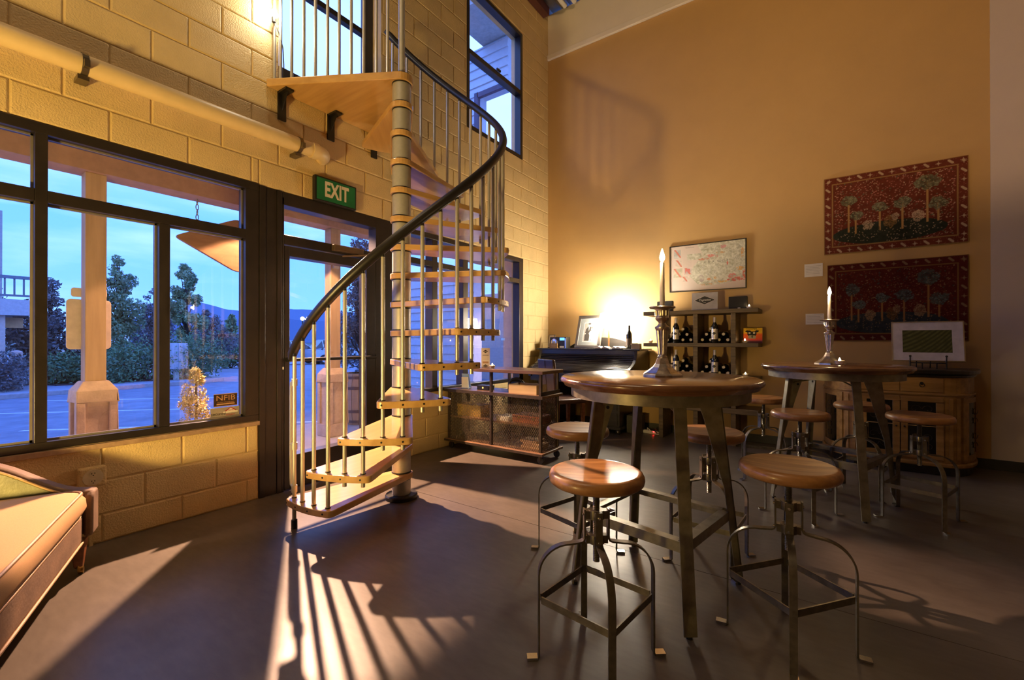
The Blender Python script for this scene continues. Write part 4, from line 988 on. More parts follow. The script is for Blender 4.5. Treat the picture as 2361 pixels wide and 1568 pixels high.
# ================================================================ wall pictures
mp_ = thing('wall_map', 'framed pale wine map of FRANCE on the gold wall', 'map', (2.323, YB-.003, 2.154))
w, h = .908, .607
for lo, hi in (((-w/2, -.018, -h/2), (w/2, 0, -h/2+.011)), ((-w/2, -.018, h/2-.011), (w/2, 0, h/2)), ((-w/2, -.018, -h/2+.011), (-w/2+.011, 0, h/2-.011)), ((w/2-.011, -.018, -h/2+.011), (w/2, 0, h/2-.011))):
    B((lo, hi)).build('frame_side', M_BLACK, mp_)
H_, W_ = 200, 300; yy, xx = np.mgrid[0:H_, 0:W_]; inn = np.ones_like(xx, bool)
def fnoise(h, w, s, o=4):
    r = np.zeros((h, w))
    for k in range(o):
        n = max(2, int(s*2**k)); g = rng.random((int(n*h/w)+3, n+2)); yi = np.linspace(0, g.shape[0]-1.001, h); xi = np.linspace(0, g.shape[1]-1.001, w)
        a, b = yi.astype(int), xi.astype(int); fy, fx = (yi-a)[:, None], (xi-b)[None]
        r += (g[a][:, b]*(1-fy)*(1-fx)+g[a+1][:, b]*fy*(1-fx)+g[a][:, b+1]*(1-fy)*fx+g[a+1][:, b+1]*fy*fx)/2**k
    return r/r.max()
img = np.ones((H_, W_, 3))*np.array((.64, .54, .47))
n_ = fnoise(H_, W_, 6); n2_ = fnoise(H_, W_, 30, 3); n3_ = fnoise(H_, W_, 55, 3)
landm = (xx > 108+26*np.sin(yy/26.)+20*(n_-.5)) & (yy < 178-.0009*(xx-170)**2+14*(n_-.5)) | ((yy > 38) & (yy < 66) & (xx > 62+20*n_) & (xx < 130))
landm &= ~((xx > 250) & (yy > 205-.55*(xx-200)))
img[landm] = np.array((.53, .51, .40))+((n2_[landm]-.5)*.30+(n3_[landm]-.55)*.35)[:, None]
for _ in range(110):
    x_, y_ = rng.uniform(110, 290), rng.uniform(15, 165); a_ = rng.uniform(0, PI)
    for q in range(int(rng.uniform(6, 22))):
        x_ += math.cos(a_); y_ += math.sin(a_); a_ += rng.normal(0, .5)
        if 0 <= int(y_) < H_ and 0 <= int(x_) < W_ and landm[int(y_), int(x_)]: img[int(y_), int(x_)] = (.33, .32, .30)
for (cx_, cy_, rx, ry, c) in ((215, 20, 11, 7, (.55, .28, .26)), (140, 66, 22, 5, (.52, .26, .18)), (165, 54, 16, 5, (.58, .24, .2)), (205, 44, 16, 4, (.5, .34, .2)), (190, 58, 5, 5, (.55, .26, .22)), (232, 92, 3, 8, (.6, .2, .16)), (288, 55, 5, 20, (.58, .34, .16)), (282, 118, 14, 7, (.62, .36, .14)), (250, 148, 14, 10, (.6, .25, .22)), (262, 162, 26, 8, (.6, .18, .14)), (160, 155, 6, 5, (.6, .26, .12)), (185, 150, 5, 4, (.62, .34, .12)), (130, 150, 10, 14, (.42, .36, .33)), (205, 168, 22, 4, (.62, .38, .14)), (150, 176, 24, 4, (.62, .36, .2)), (294, 145, 5, 22, (.62, .2, .14))):
    k_ = (((xx-cx_)/rx)**2+((yy-cy_)/ry)**2 < .5+1.3*n2_); k_ &= n3_ > .50; img[k_] = np.array(c)*(.8+.4*n2_[k_][:, None])
for (x0, y0, x1, y1, c) in ((15, 14, 45, 52, (.46, .45, .42)), (22, 60, 50, 92, (.55, .48, .40)), (14, 98, 52, 138, (.50, .47, .36)), (60, 98, 90, 128, (.52, .44, .40)), (52, 136, 80, 158, (.58, .5, .42))):
    k_ = (xx >= x0) & (xx < x1) & (yy >= y0) & (yy < y1); img[k_] = np.array(c)+((n2_[k_]-.5)*.3)[:, None]
    k2 = k_ & (np.abs((xx-x0)-(yy-y0)*.7-4-6*(n_-.5)) < 4); img[k2] = (.6, .22, .16)
k_ = (xx > 62) & (xx < 84) & (yy > 102) & (yy < 122) & (n2_ > .45); img[k_] = (.62, .2, .18)
for r_ in range(62, 96, 3): img[r_, 54:90] = (.56, .46, .40)
picture('map_print', img, w-.022, h-.022, painted('map_print_gloss', .22, spec=.5), mp_, facing((0, -.010, 0), (1, 0, 0), (0, 0, 1)))
text('map_lettering', 'FRANCE', .036, plain('map_ink', (.14, .12, .10), .6), mp_, facing((.115, -.0112, .055), (1, 0, 0), (0, 0, 1)), space=2.6, ext=.0003)
text('map_title', 'Vins de France', .018, MATS['map_ink'], mp_, facing((-.20, -.0112, .265), (1, 0, 0), (0, 0, 1)), ext=.0003)
# tapestries: generic woven flower ground with trees and a wide border
def tapestry(seed, dark, lite, pale, isle, leafc, gold, dim=1.):
    global img, xx, yy, inn, rng
    r = np.random.default_rng(seed); H_, W_ = 210, 286
    yy, xx = np.mgrid[0:H_, 0:W_]; inn = np.ones_like(xx, bool); n_ = fnoise(H_, W_, 40, 3)
    img = np.ones((H_, W_, 3))*np.array(dark)*(.75+.6*n_[..., None])
    def dots(n, c, x0, x1, y0, y1, s=(1.2, 2.6)):
        for _ in range(n):
            cx_, cy_ = r.uniform(x0, x1), r.uniform(y0, y1); q = r.uniform(*s)
            xa, xb, ya, yb = int(max(cx_-4, 0)), int(cx_+5), int(max(cy_-4, 0)), int(cy_+5)
            s_ = (slice(ya, yb), slice(xa, xb)); k_ = (xx[s_]-cx_)**2+((yy[s_]-cy_)*1.2)**2 < q*q
            img[s_][k_] = np.array(c)*r.uniform(.6, 1.1)
    dots(900, lite, 24, W_-24, 22, H_-22, (.8, 1.7)); dots(420, pale, 24, W_-24, 22, H_-22, (.8, 1.6)); dots(160, leafc, 24, W_-24, 22, H_-22, (1, 2))
    # island
    k_ = ((xx-W_*.47)/(W_*.40))**2+((yy-H_*.77)/(H_*.135))**2 < 1+.1*(n_-.5); img[k_] = np.array(isle)*(.6+.8*n_[k_][:, None])
    for _ in range(150):
        a = r.uniform(0, 2*PI); q = math.sqrt(r.uniform(0, 1)); cx_, cy_ = W_*.47+W_*.38*q*math.cos(a), H_*.77+H_*.12*q*math.sin(a)
        img[int(cy_):int(cy_)+2, int(cx_):int(cx_)+2] = np.array(pale)*r.uniform(.4, .9)
    # trees: trunk and leafy crown
    for tx, ty, by, cr in ((55, 70, 155, 20), (212, 50, 150, 26), (70, 112, 160, 16), (232, 105, 150, 20), (120, 96, 158, 17), (165, 92, 160, 20)):
        img[int(ty):by, tx-2:tx+2] = np.array(gold)*1.5
        d_ = np.hypot(xx-tx, (yy-ty)*1.25); k_ = (d_ < cr*(.70+.75*(n_-.3))) & (r.random((H_, W_)) > .18); img[k_] = np.array(leafc)*(.25+1.7*n_[k_][:, None]**1.5)
        for _ in range(26):
            a, q = r.uniform(0, 2*PI), cr*.85*math.sqrt(r.random()); cx_, cy_ = int(tx+q*math.cos(a)), int(ty+q*math.sin(a)/1.25); img[cy_:cy_+2, cx_:cx_+3] = np.array(leafc)*2.0
    # plain shrubs in the middle
    for tx, ty, q, c in ((95, 140, 13, pale), (195, 132, 14, pale), (140, 138, 15, gold), (150, 126, 9, pale), (112, 152, 9, isle)):
        k_ = (((xx-tx)/q)**2+((yy-ty)/(q*1.25))**2 < .55+.9*(n_-.35)) & (r.random((H_, W_)) > .35); img[k_] = np.array(c)*(.4+.9*n_[k_][:, None])
    # border
    bw = 18
    bd = (xx < bw) | (xx >= W_-bw) | (yy < bw) | (yy >= H_-bw); img[bd] = np.array(dark)*(.95+.3*n_[bd][:, None])
    for side in range(4):
        L_ = W_ if side < 2 else H_
        for i, q in enumerate(np.arange(12, L_-6, 22)):
            c_ = (q, 9) if side == 0 else (q, H_-9) if side == 1 else (9, q) if side == 2 else (W_-9, q)
            dx, dy = xx-c_[0], yy-c_[1]
            if i % 2: k_ = ((dx+dy)/11.)**2+((dx-dy)/4.)**2 < 1
            else: k_ = (np.abs(dx)*np.abs(dy) < 3) & (np.hypot(dx, dy) < 6)
            img[k_] = np.array(pale)*.9
    dotsb = r.random((H_, W_)) > .985; img[dotsb & bd] = np.array(lite)
    for k_ in (np.abs(np.minimum(np.minimum(xx, W_-1-xx), np.minimum(yy, H_-1-yy))-19) < 1.2, np.minimum(np.minimum(xx, W_-1-xx), np.minimum(yy, H_-1-yy)) < 1.5): img[k_] = np.array(gold)
    img[::2] *= .90
    return np.clip(img*dim, 0, 1)
MT = painted('woven_wool', .9, spec=.1)
for nm, x0, x1, z0, z1, args, lb in (('upper', 3.545, 4.682, 2.162, 3.0, (3, (.13, .030, .016), (.46, .19, .13), (.52, .37, .23), (.030, .034, .022), (.13, .13, .075), (.30, .17, .06)), 'red flowered tapestry with pale leafy border, the upper of two'),
                                     ('lower', 3.574, 4.68, 1.212, 2.042, (11, (.075, .012, .009), (.17, .05, .03), (.24, .15, .08), (.028, .032, .034), (.055, .062, .058), (.17, .085, .03)), 'darker red tapestry with scrolling border, the lower of two')):
    w, h = x1-x0, z1-z0
    tp = thing('tapestry', lb, 'tapestry', ((x0+x1)/2, YB-.003, (z0+z1)/2))
    B(((-w/2, -.008, -h/2), (w/2, 0, h/2))).build('cloth_backing', plain('dark_wool', (.06, .02, .015), .9), tp)
    o = picture('woven_face', tapestry(*args), w, h, MT, tp, facing((0, -.013, 0), (1, 0, 0), (0, 0, 1)))
    for v in o.data.vertices: v.co.y += .003*math.sin(v.co.x*17+v.co.z*5)
img = None
for nm, z0, z1, x0, x1, lb in (('a', 1.932, 2.077, 3.362, 3.532, 'upper of two small white text cards left of the tapestries'), ('b', 1.395, 1.515, 3.372, 3.544, 'lower of two small white text cards left of the tapestries')):
    c = thing('text_card', lb, 'card', ((x0+x1)/2, YB-.003, (z0+z1)/2))
    B((((x0-x1)/2, -.004, (z0-z1)/2), ((x1-x0)/2, 0, (z1-z0)/2))).build('card', M_PAPER, c)
    m = MB()
    for i in range(6): m.b2(((x0-x1)/2+.012, -.0046, .045-.017*i), ((x1-x0)/2-.014-.03*((i*5) % 3)/3, -.004, .048-.017*i))
    m.build('printed_lines', plain('pale_grey_ink', (.45, .42, .38), .8), c)
# ================================================================ half-round cabinet
BCX = 4.12; buf = thing('sideboard', 'honey coloured bow-ended sideboard with black top under the tapestries', 'cabinet', (BCX, 5.72, 0))
def plan(off=0, n=12):
    fx, y0, y1, ex = .305, 5.46-5.72-off, 6.0-5.72, .575+off
    e = [(fx+(ex-fx)*math.sin(a), y0+(y1-y0)*(1-math.cos(a))) for a in np.linspace(0, PI/2*.96, n)]
    return [(-x, y) for x, y in e[::-1]]+e
def shell(name, mat, z0, z1, off=0, bev=.004): return MB().prism(plan(off), z0, z1, 'z').build(name, mat, buf, bev=bev)
shell('plinth', M_BUFTOP, 0, .075, -.01); shell('base_moulding', M_BUFFET, .075, .115, .022, .012); shell('body', M_BUFFET, .115, .880, 0)
shell('waist_moulding', M_BUFFET, .715, .735, .014, .006); shell('cornice', M_BUFTOP, .880, .905, .018, .008); shell('top', M_BUFTOP, .905, .948, .042, .012)
yf = 5.46-5.72
for x0, x1, lb in ((-.295, -.003, 0), (.003, .295, 1)):
    dr = B(((x0, yf-.012, .745), (x1, yf, .872))).build('drawer', M_BUFFET, buf, bev=.004)
    xm = (x0+x1)/2
    MB().lathe([(.014, 0), (.010, .010)], n=12, M=Matrix.Translation((xm, yf-.012, .822)) @ Matrix.Rotation(PI/2, 4, 'X')).tube([(xm+.017*math.sin(a), yf-.026, .808+.017*math.cos(a)) for a in np.linspace(0, 2*PI, 15)[:-1]], .003, 6, closed=True).build('ring_pull', M_BLACK, dr, smooth=True)
    do = MB()
    for lo, hi in (((x0, yf-.014, .135), (x1, yf, .185)), ((x0, yf-.014, .655), (x1, yf, .70)), ((x0, yf-.014, .185), (x0+.052, yf, .655)), ((x1-.052, yf-.014, .185), (x1, yf, .655))): do.b2(lo, hi)
    d_ = do.build('door', M_BUFFET, buf, bev=.005)
    B(((x0+.052, yf-.004, .185), (x1-.052, yf-.001, .655))).build('dark_pane', plain('dark_cabinet_glass', (.010, .008, .006), .12), d_)
    sc_ = MB()
    for cx_, cz, sg in ((xm-.045, .29, 1), (xm+.045, .29, -1), (xm-.045, .55, 1), (xm+.045, .55, -1)):
        for q in (1, -1): sc_.tube([(cx_+sg*(.042-.006*a)*math.cos(a*q), yf-.007, cz+(.042-.006*a)*math.sin(a*q)+q*.035) for a in np.linspace(0, 5.6, 26)], .0026, 5)
    sc_.build('iron_scrolls', plain('cabinet_iron', (.05, .035, .02), .5, .5), d_, smooth=True)
    B(((x0+.052, yf-.0055, .43), (x1-.052, yf-.004, .437))).build('inner_shelf', plain('cabinet_shelf_edge', (.40, .26, .10), .5), d_)
    MB().sphere((x1-.026 if lb == 0 else x0+.026, yf-.02, .42), .008, 10, 6).build('door_knob', M_BLACK, d_, smooth=True)
# bowed end doors
for sg in (-1, 1):
    e = plan(.010, 17); e = e[17:] if sg > 0 else e[:17][::-1]
    def arcpiece(i0, i1, z0, z1, t0=0, t1=.014):
        a = e[i0:i1+1]; cx_, cy_ = (sg*.30, .28)
        def off(p, t): v = Vector((p[0]-cx_, p[1]-cy_)); v.normalize(); return (p[0]-v.x*t, p[1]-v.y*t)
        return MB().prism([off(p, t0) for p in a]+[off(p, t1) for p in a[::-1]], z0, z1)
    fr_ = MB()
    for a in (arcpiece(5, 15, .135, .185), arcpiece(5, 15, .655, .70), arcpiece(5, 7, .185, .655), arcpiece(13, 15, .185, .655)): fr_.add(a.v, a.f)
    d_ = fr_.build('bowed_door', M_BUFFET, buf)
    arcpiece(7, 13, .185, .655, .006, .010).build('dark_pane', MATS['dark_cabinet_glass'], d_)
    for i0 in (1, 3): arcpiece(i0, i0+1, .15, .69, -.002, .014).build('fluted_stile', M_BUFFET, buf)
    sc_ = MB(); pm = Vector(e[10]); v = (pm-Vector((sg*.30, .28))).normalized(); tn = Vector((-v.y, v.x))
    for cz in (.26, .36, .48, .58):
        q = 1 if cz in (.26, .48) else -1
        sc_.tube([(pm.x+v.x*.004+tn.x*(.026-.0035*a)*math.cos(a*q), pm.y+v.y*.004+tn.y*(.026-.0035*a)*math.cos(a*q), cz+(.045-.006*a)*math.sin(a*q)) for a in np.linspace(0, 5.6, 24)], .0026, 5)
    sc_.build('iron_scrolls', MATS['cabinet_iron'], d_, smooth=True)
# framed vineyard photograph on an easel
fe, T = lean('framed_photo', 'framed photo of green vine rows with white mount on an easel', 'picture', (4.335, 5.64, 1.022), 0, .19)
w, h = .50, .372
MB().b2((-w/2, -.004, 0), (w/2, .010, h), T).build('mount', plain('white_mount', (.66, .62, .60), .5), fe, bev=.001)
for lo, hi in (((-w/2-.005, -.009, -.005), (w/2+.005, .012, .003)), ((-w/2-.005, -.009, h-.003), (w/2+.005, .012, h+.005)), ((-w/2-.005, -.009, .003), (-w/2+.003, .012, h-.003)), ((w/2-.003, -.009, .003), (w/2+.005, .012, h-.003))): MB().b2(lo, hi, T).build('frame_side', M_CHROME, fe)
H_, W_ = 60, 96; yy, xx = np.mgrid[0:H_, 0:W_]; n_ = fnoise(H_, W_, 14)
u = xx*.62+yy*.95+.010*(xx-30)**2*.4; s_ = .5+.5*np.sin(u*.62)
img = np.stack([.055+.10*s_*n_, .060+.095*s_*n_, .012+.03*s_*n_], -1)
picture('photo_print', img, .345, .216, MATS['print_matt'], fe, T @ facing((0, -.0045, h/2), (1, 0, 0), (0, 0, 1)))
ea = thing('display_easel', 'small black metal easel under the vine photo on the sideboard', 'easel', (4.335, 5.66, .948))
m = MB()
for x in (-.125, .125): m.tube([(x, -.052, 0), (x, -.045, .062), (x, -.048, .070), (x, .02, .071)], .006, 6).tube([(x, .02, .071), (x*.4, .12, .32), (x*.4, .20, .001)], .005, 6).tube([(x, -.048, .068), (x, -.050, .115)], .005, 6).sphere((x, -.050, .118), .010, 10, 6)
m.tube([(-.125, -.048, .055), (.125, -.048, .055)], .005, 6)
for x in (-.04, .06): m.tube([(x, -.048, .055), (x, -.05, 0)], .005, 6)
m.build('easel_body', M_BLACK, ea, smooth=True)
for i, x in enumerate((-.07, -.02, .03)): pass
# ================================================================ outside the windows
M_ASPH = plain('asphalt', (.27, .27, .28), .75, vary=.2, scale=3, bump=.2, bscale=60, world=True)
M_CONC = plain('porch_concrete', (.42, .37, .32), .75, vary=.12, scale=4, world=True)
M_LINE = plain('white_line_paint', (.75, .75, .75), .7)
struct(B(((-2.75, -9, -.2), (-.2, 18, -.02))).build('porch_slab', M_CONC))
struct(MB().prism([(-2.74, -.15), (-2.74, -.4), (-60, -1.8), (-60, -1.1), (-16, -.15)], -40, 70, 'y').build('parking_lot', M_ASPH))
struct(B(((-900, -500, -2.0), (-58, 900, -1.3))).build('far_ground', plain('far_ground_mat', (.10, .13, .09), .9)))
for i, c in enumerate((-4.9, -7.65, -10.4, -13.1)):
    m = MB(); d = Vector((.7, .714, 0)); n_ = Vector((-.714, .7, 0))*.05
    mid = Vector((c/2-.0, -c/2, -.149)); mid = Vector((c+3.2, 3.2, -.149)) if i < 3 else Vector((c+4, 4, -.149))
    a, b = mid-d*2.8, mid+d*2.3
    m.add([a+n_, a-n_, b-n_, b+n_], [(0, 1, 2, 3)])
    for f in (): pass
    tag(m.build('stall_line', M_LINE), ['painted stall line nearest the porch on the dark car park', 'second painted stall line out from the porch', 'third painted stall line out from the porch', 'farthest painted stall line before the planted island'][i], 'road marking')
# porch roof
M_STUCCO = plain('pink_stucco', (.62, .45, .36), .85, vary=.06, bump=.2)
M_TIMBER = wood('tan_timber', (.40, .27, .15), (.54, .38, .22), .7, (14, 14, 1.2))
struct(B(((-1.84, -9, 2.67), (-1.60, 16, 3.05)), ((-1.80, -9, 3.05), (-1.64, 16, 3.3))).build('porch_beam', plain('brown_beam_paint', (.34, .21, .15), .7)))
struct(B(((-2.5, -9, 3.3), (-.2, 4.2, 3.36)), ((-2.5, 4.2, 3.3), (-.2, 16, 3.36))).build('porch_soffit', plain('pale_soffit', (.55, .45, .38), .8)))
def pedestal(label, x, y):
    t = thing('porch_column', label, 'column', (x, y, -.02), 0, 'timber porch columns on stone bases')
    B(((-.07, -.07, .82), (.07, .07, 2.69))).build('timber_post', M_TIMBER, t, bev=.006)
    s = .136; m = MB()
    m.b2((-s+.025, -s+.025, .1), (s-.025, s-.025, .75))
    for sx in (-1, 1):
        for sy in (-1, 1): m.b2((sx*s, sy*s, .16), (sx*(s-.06), sy*(s-.06), .70))
    for lo, hi in ((0, .16), (.70, .80)): m.b2((-s, -s, lo), (s, s, hi))
    m.add([(sx*w, sy*w, z) for z, w in ((.80, s), (.88, .085)) for sx, sy in ((-1, -1), (1, -1), (1, 1), (-1, 1))], [(0, 1, 2, 3), (4, 7, 6, 5), (0, 4, 5, 1), (1, 5, 6, 2), (2, 6, 7, 3), (3, 7, 4, 0)])
    m.build('stone_base', plain('cast_stone', (.50, .38, .28), .85, vary=.15, scale=12, bump=.25), t, bev=.008)
    return t
pedestal('timber porch column carrying the white sign boards, seen through the big window', -1.72, 1.065)
c2_ = pedestal('timber porch column on a stone base beyond the door glass', -1.72, 3.385)
B(((.07, -.05, 2.17), (.10, .03, 2.31)), ((.10, -.03, 2.20), (.106, .01, 2.27))).build('junction_box', plain('beige_box', (.50, .42, .34), .5), c2_, bev=.003)
sn = thing('column_sign', 'pair of cream sign boards seen from behind on the porch column', 'sign', (-1.815, 1.055, 1.36))
MB().prism(rrect(-.148, .148, -.225, .215, .03), -.012, 0, 'x').build('large_board', plain('cream_sign', (.66, .56, .46), .5), sn, bev=.002)
MB().prism(rrect(-.118, .118, .235, .315, .02), -.012, 0, 'x').build('small_board', MATS['cream_sign'], sn, bev=.002)
hs = thing('hanging_sign', 'diamond shaped wooden sign board hanging on chains below the porch beam', 'sign', (-1.72, 2.245, 2.25))
dp = []
for (vy, vz), r_ in (((-.60, 0), .06), ((0, -.305), .10), ((.60, 0), .06), ((0, .305), .10)):
    vx_ = Vector((vy, vz)); nb = [Vector((0, -.305 if vz >= 0 else .305)) if False else None]
    e1, e2 = (Vector((0, .305)), Vector((0, -.305))) if vy else (Vector((-.6, 0)), Vector((.6, 0)))
    if vy > 0: e1, e2 = e2, e1
    if vz > 0: e1, e2 = e2, e1
    a_, b_2 = vx_+(e1-vx_).normalized()*r_, vx_+(e2-vx_).normalized()*r_
    for q in np.linspace(0, 1, 7): dp.append(tuple(a_*(1-q)**2+vx_*2*q*(1-q)+b_2*q*q))
MB().prism(dp, -.02, .02, 'x').build('sign_board', wood('sign_wood', (.22, .115, .055), (.33, .185, .09), .6, (2, 3, 20)), hs, bev=.004)
for sy in (-.395, .395):
    for j in range(6):
        zc_ = .125+.052*j; m = MB()
        m.tube([(.012*math.cos(a)*(j % 2), sy+.012*math.cos(a)*(1-j % 2), zc_+.030*math.sin(a)) for a in np.linspace(0, 2*PI, 13)[:-1]], .004, 6, closed=True)
        m.build('chain_link', M_IRON, hs, smooth=True)
ba = thing('wine_barrel', 'old wooden wine barrel standing outside the door', 'barrel', (-2.22, 4.17, -.02))
R_ = [(.245, 0), (.275, .15), (.29, .37), (.275, .60), (.245, .75)]
for i in range(18):
    a0, a1 = 2*PI*i/18, 2*PI*(i+.94)/18
    vs = [(r*math.cos(a), r*math.sin(a), z) for r, z in R_ for a in (a0, (a0+a1)/2, a1)]+[((r-.03)*math.cos(a), (r-.03)*math.sin(a), z) for r, z in R_ for a in (a0, a1)]
    fs = [(j*3+k, j*3+k+1, j*3+k+4, j*3+k+3) for j in range(4) for k in range(2)]
    fs += [(15+j*2, 15+j*2+2, 3*j+3, 3*j) for j in range(4)]+[(15+j*2+1, 3*j+2, 3*j+5, 15+j*2+3) for j in range(4)]+[(0, 15, 16, 2, 1), (12, 13, 14, 24, 23)]
    MB().add(vs, fs).build('stave', wood('barrel_oak', (.44, .28, .15), (.62, .43, .25), .75, (8, 8, 1)), ba, smooth=True)
for z, r in ((.05, .262), (.20, .289), (.54, .290), (.69, .264)): MB().lathe([(r, z-.02), (r, z+.02)], n=32, cap=False).build('hoop', plain('rusty_hoop', (.20, .13, .09), .6, .5), ba, smooth=True)
MB().lathe([(.225, .715), (.225, .722)], n=28).build('barrel_head', MATS['barrel_oak'], ba)
# ---------------------------------------------------------------- plants
def leaf_cloud(centres, n, size, squash=1., r_=None):
    r = r_ or rng
    cs = np.array([c[:3] for c in centres]); rs = np.array([c[3] for c in centres]); w = rs**2/np.sum(rs**2)
    k = r.choice(len(cs), n, p=w); d = r.normal(size=(n, 3)); d /= np.linalg.norm(d, axis=1)[:, None]
    p = cs[k]+d*(rs[k]*r.uniform(.3, 1.25, n)**.7)[:, None]*np.array((1, 1, squash))
    u = r.normal(size=(n, 3)); u /= np.linalg.norm(u, axis=1)[:, None]
    v = np.cross(u, r.normal(size=(n, 3))); v /= np.linalg.norm(v, axis=1)[:, None]
    s = size*r.uniform(.6, 1.3, n)[:, None]
    V = np.stack([p-u*s, p+v*s*.45, p+u*s, p-v*s*.45], 1).reshape(-1, 3)
    return V, np.arange(4*n).reshape(-1, 4)
def foliage(name, parent, centres, n, size, mat, squash=1.):
    V, Fc = leaf_cloud(centres, n, size, squash)
    me = bpy.data.meshes.new(name); me.from_pydata(V.tolist(), [], Fc.tolist()); me.materials.append(mat)
    o = bpy.data.objects.new(name, me); COL.objects.link(o); o.parent = parent; o['kind'] = 'stuff'; return o
ML1 = plain('green_leaves', (.24, .34, .17), .6, vary=.4, scale=1.2)
ML2 = plain('dark_plum_leaves', (.15, .15, .14), .6, vary=.4, scale=1.2)
ML3 = plain('bush_leaves', (.13, .24, .10), .6, vary=.4, scale=2)
MTR = plain('bark', (.06, .045, .035), .9)
def polar(az, d): return (cam.location.x-d*math.cos(math.radians(az)), d*math.sin(math.radians(az)))
def tree(label, az, d, top, w, mat, n=2600, base=.25, leaf=.062, group='trees beyond the car park'):
    x, y = polar(az, d); zg = -.15-max(0, -16-x)*.95/44; t = thing('tree', label, 'tree', (x, y, zg), 0, group); h = 1.204+d*math.tan(math.radians(top))-zg
    tr = MB().tube([(0, 0, 0), (.05, .03, h*.3), (-.04, .05, h*.6), (0, 0, h*.8)], [.10, .08, .04, .012], 8)
    cs = []
    for i in range(36):
        f = rng.uniform(base, 1.0); rr = w*(.35+.75*math.sin(PI*min(1, (f-base+.12)/(1.12-base)))**.8); a = rng.uniform(0, 2*PI)
        q = rr*rng.uniform(.1, .9)*(1.02-f*.55); c = (q*math.cos(a), q*math.sin(a), h*f-.15)
        cs.append((*c, max(.14, rr*rng.uniform(.16, .34)*(1.15-.6*f)))); tr.tube([(0, 0, h*f*.65), (c[0]*.6, c[1]*.6, c[2]-.25), c], [.02, .014, .005], 4)
    tr.build('trunk', MTR, t, smooth=True)
    foliage('foliage', t, cs, int(n*3.2), leaf, mat); return t
tree('leafy tree in the left part of the middle pane, left of the mullion', 13.3, 21, 8.2, 1.2, ML1)
tree('tall pointed green tree in the right pane of the big window', 18.4, 20, 8.3, .85, ML1, 2200)
tree('young tree beside the porch column, seen left of it', 8.6, 19, 6.0, 1.1, ML2, 1900)
tree('dark tree filling the gap behind the round bush', 15.9, 25, 5.4, 1.6, ML2, 2200)
tree('dusky tree low behind the green pointed tree', 20.4, 26, 3.6, 1.4, ML2, 2200)
tree('dark tree behind the balcony of the left building', 4.5, 24, 6.3, 1.6, ML2, 1800)
tree('bushy dark tree seen through the door beside the column', 36.6, 14.5, 8.6, 1.4, ML2, 3600, .12, .045)
tree('tree with drooping leaves seen through the door transom', 36.0, 9.0, 13.0, .55, ML2, 1500, .45, .032)
tree('slim poplar far off between the big tree and the frame', 22.4, 60, 2.9, 1.3, ML1, 900, .1, .3)
tree('dark bushy tree seen between stair pole and window bars', 41.5, 17, 6.6, 1.3, ML2, 3000, .1, .045)
def bush(label, az, d, top, w, mat=None, n=4200, leaf=.05):
    x, y = polar(az, d); zg = -.15-max(0, -16-x)*.95/44; t = thing('bush', label, 'bush', (x, y, zg), 0, 'bushes on the planted island'); h = max(.3, 1.204+d*math.tan(math.radians(top))-zg)
    cs = [(rng.uniform(-w, w)*.7, rng.uniform(-w, w)*.7, h*rng.uniform(.3, .65), h*.38) for _ in range(9)]
    m = MB()
    for c in cs: m.tube([(0, 0, 0), c[:3]], .02, 5)
    m.build('stems', MTR, t); foliage('foliage', t, cs, n, leaf, mat or ML3); return t
bush('large round bush left of the mailbox cabinet', 14.6, 18.5, .45, 1.0)
bush('tall bush right behind the mailbox cabinet', 19.3, 18.5, 1.1, .75)
bush('low dark bush between column and balcony building', 10.2, 18, -.5, .9)
bush('low bush in front of the white car at far left', 4.2, 17, -.6, .8, ML2)
bush('grey green hedge bush behind the silver car', 22.4, 30, .6, 1.6, ML3, 2600, .11)
bush('grassy bush left of the round bush, behind the column sign', 12.2, 19, -.2, .7)
# dwarf spruce in front of the glass, lit yellow
sp_ = thing('dwarf_spruce', 'pale lit dwarf spruce outside the right pane of the big window', 'shrub', (-.74, 1.50, -.02))
MB().lathe([(.13, 0), (.16, .25), (.17, .26), (.155, .26)], n=20).build('pot', plain('clay_pot', (.30, .16, .10), .7), sp_, smooth=True)
MB().tube([(0, 0, .2), (0, 0, .95)], [.02, .006], 6).build('stem', MTR, sp_)
cs = []
for i in range(80):
    f = rng.uniform(0, 1)**1.3; rr = .185*(1-f)**.8+.012; a = rng.uniform(0, 2*PI); q = rr*rng.uniform(.45, 1)
    cs.append((q*math.cos(a), q*math.sin(a), .30+.68*f, .032+.02*(1-f)))
foliage('needles', sp_, cs, 16000, .009, plain('pale_needles', (.44, .36, .16), .8, vary=.35, scale=12))
# ---------------------------------------------------------------- islands and kerbs
def isl(name, label, pts, mat, h, lo=-.16):
    return tag(MB().prism(pts, lo, h).build(name, mat, bev=.02), label, 'kerb')
p_ = lambda az, d: polar(az, d)
isl('planted_island', 'raised planted island with pale kerb across the car park', [p_(-8, 15.2), p_(2, 15.4), p_(9, 16.0), p_(15, 16.8), p_(20, 17.2), p_(21.8, 18.2), p_(21, 20.5), p_(14, 21), p_(2, 20.5), p_(-8, 20)], plain('kerb_concrete', (.42, .40, .38), .8), -.03)
isl('mulch_bed', 'brown mulch bed on the planted island', [p_(9, 17.6), p_(15, 17.9), p_(20, 18.0), p_(20.4, 19.6), p_(14, 20.2), p_(2, 20.0), p_(-6, 19.6), p_(-6, 18.9), p_(8, 18.6)], plain('mulch', (.10, .05, .035), .95, vary=.4, scale=20), .0, -.03)
mb_ = thing('mailbox_cabinet', 'white cluster mailbox cabinet on a post by the island bushes', 'mailbox', (*polar(17.65, 17.9), -.03), D(17.6))
B(((-.05, -.06, 0), (.05, .06, .35))).build('stand', M_WHITE, mb_)
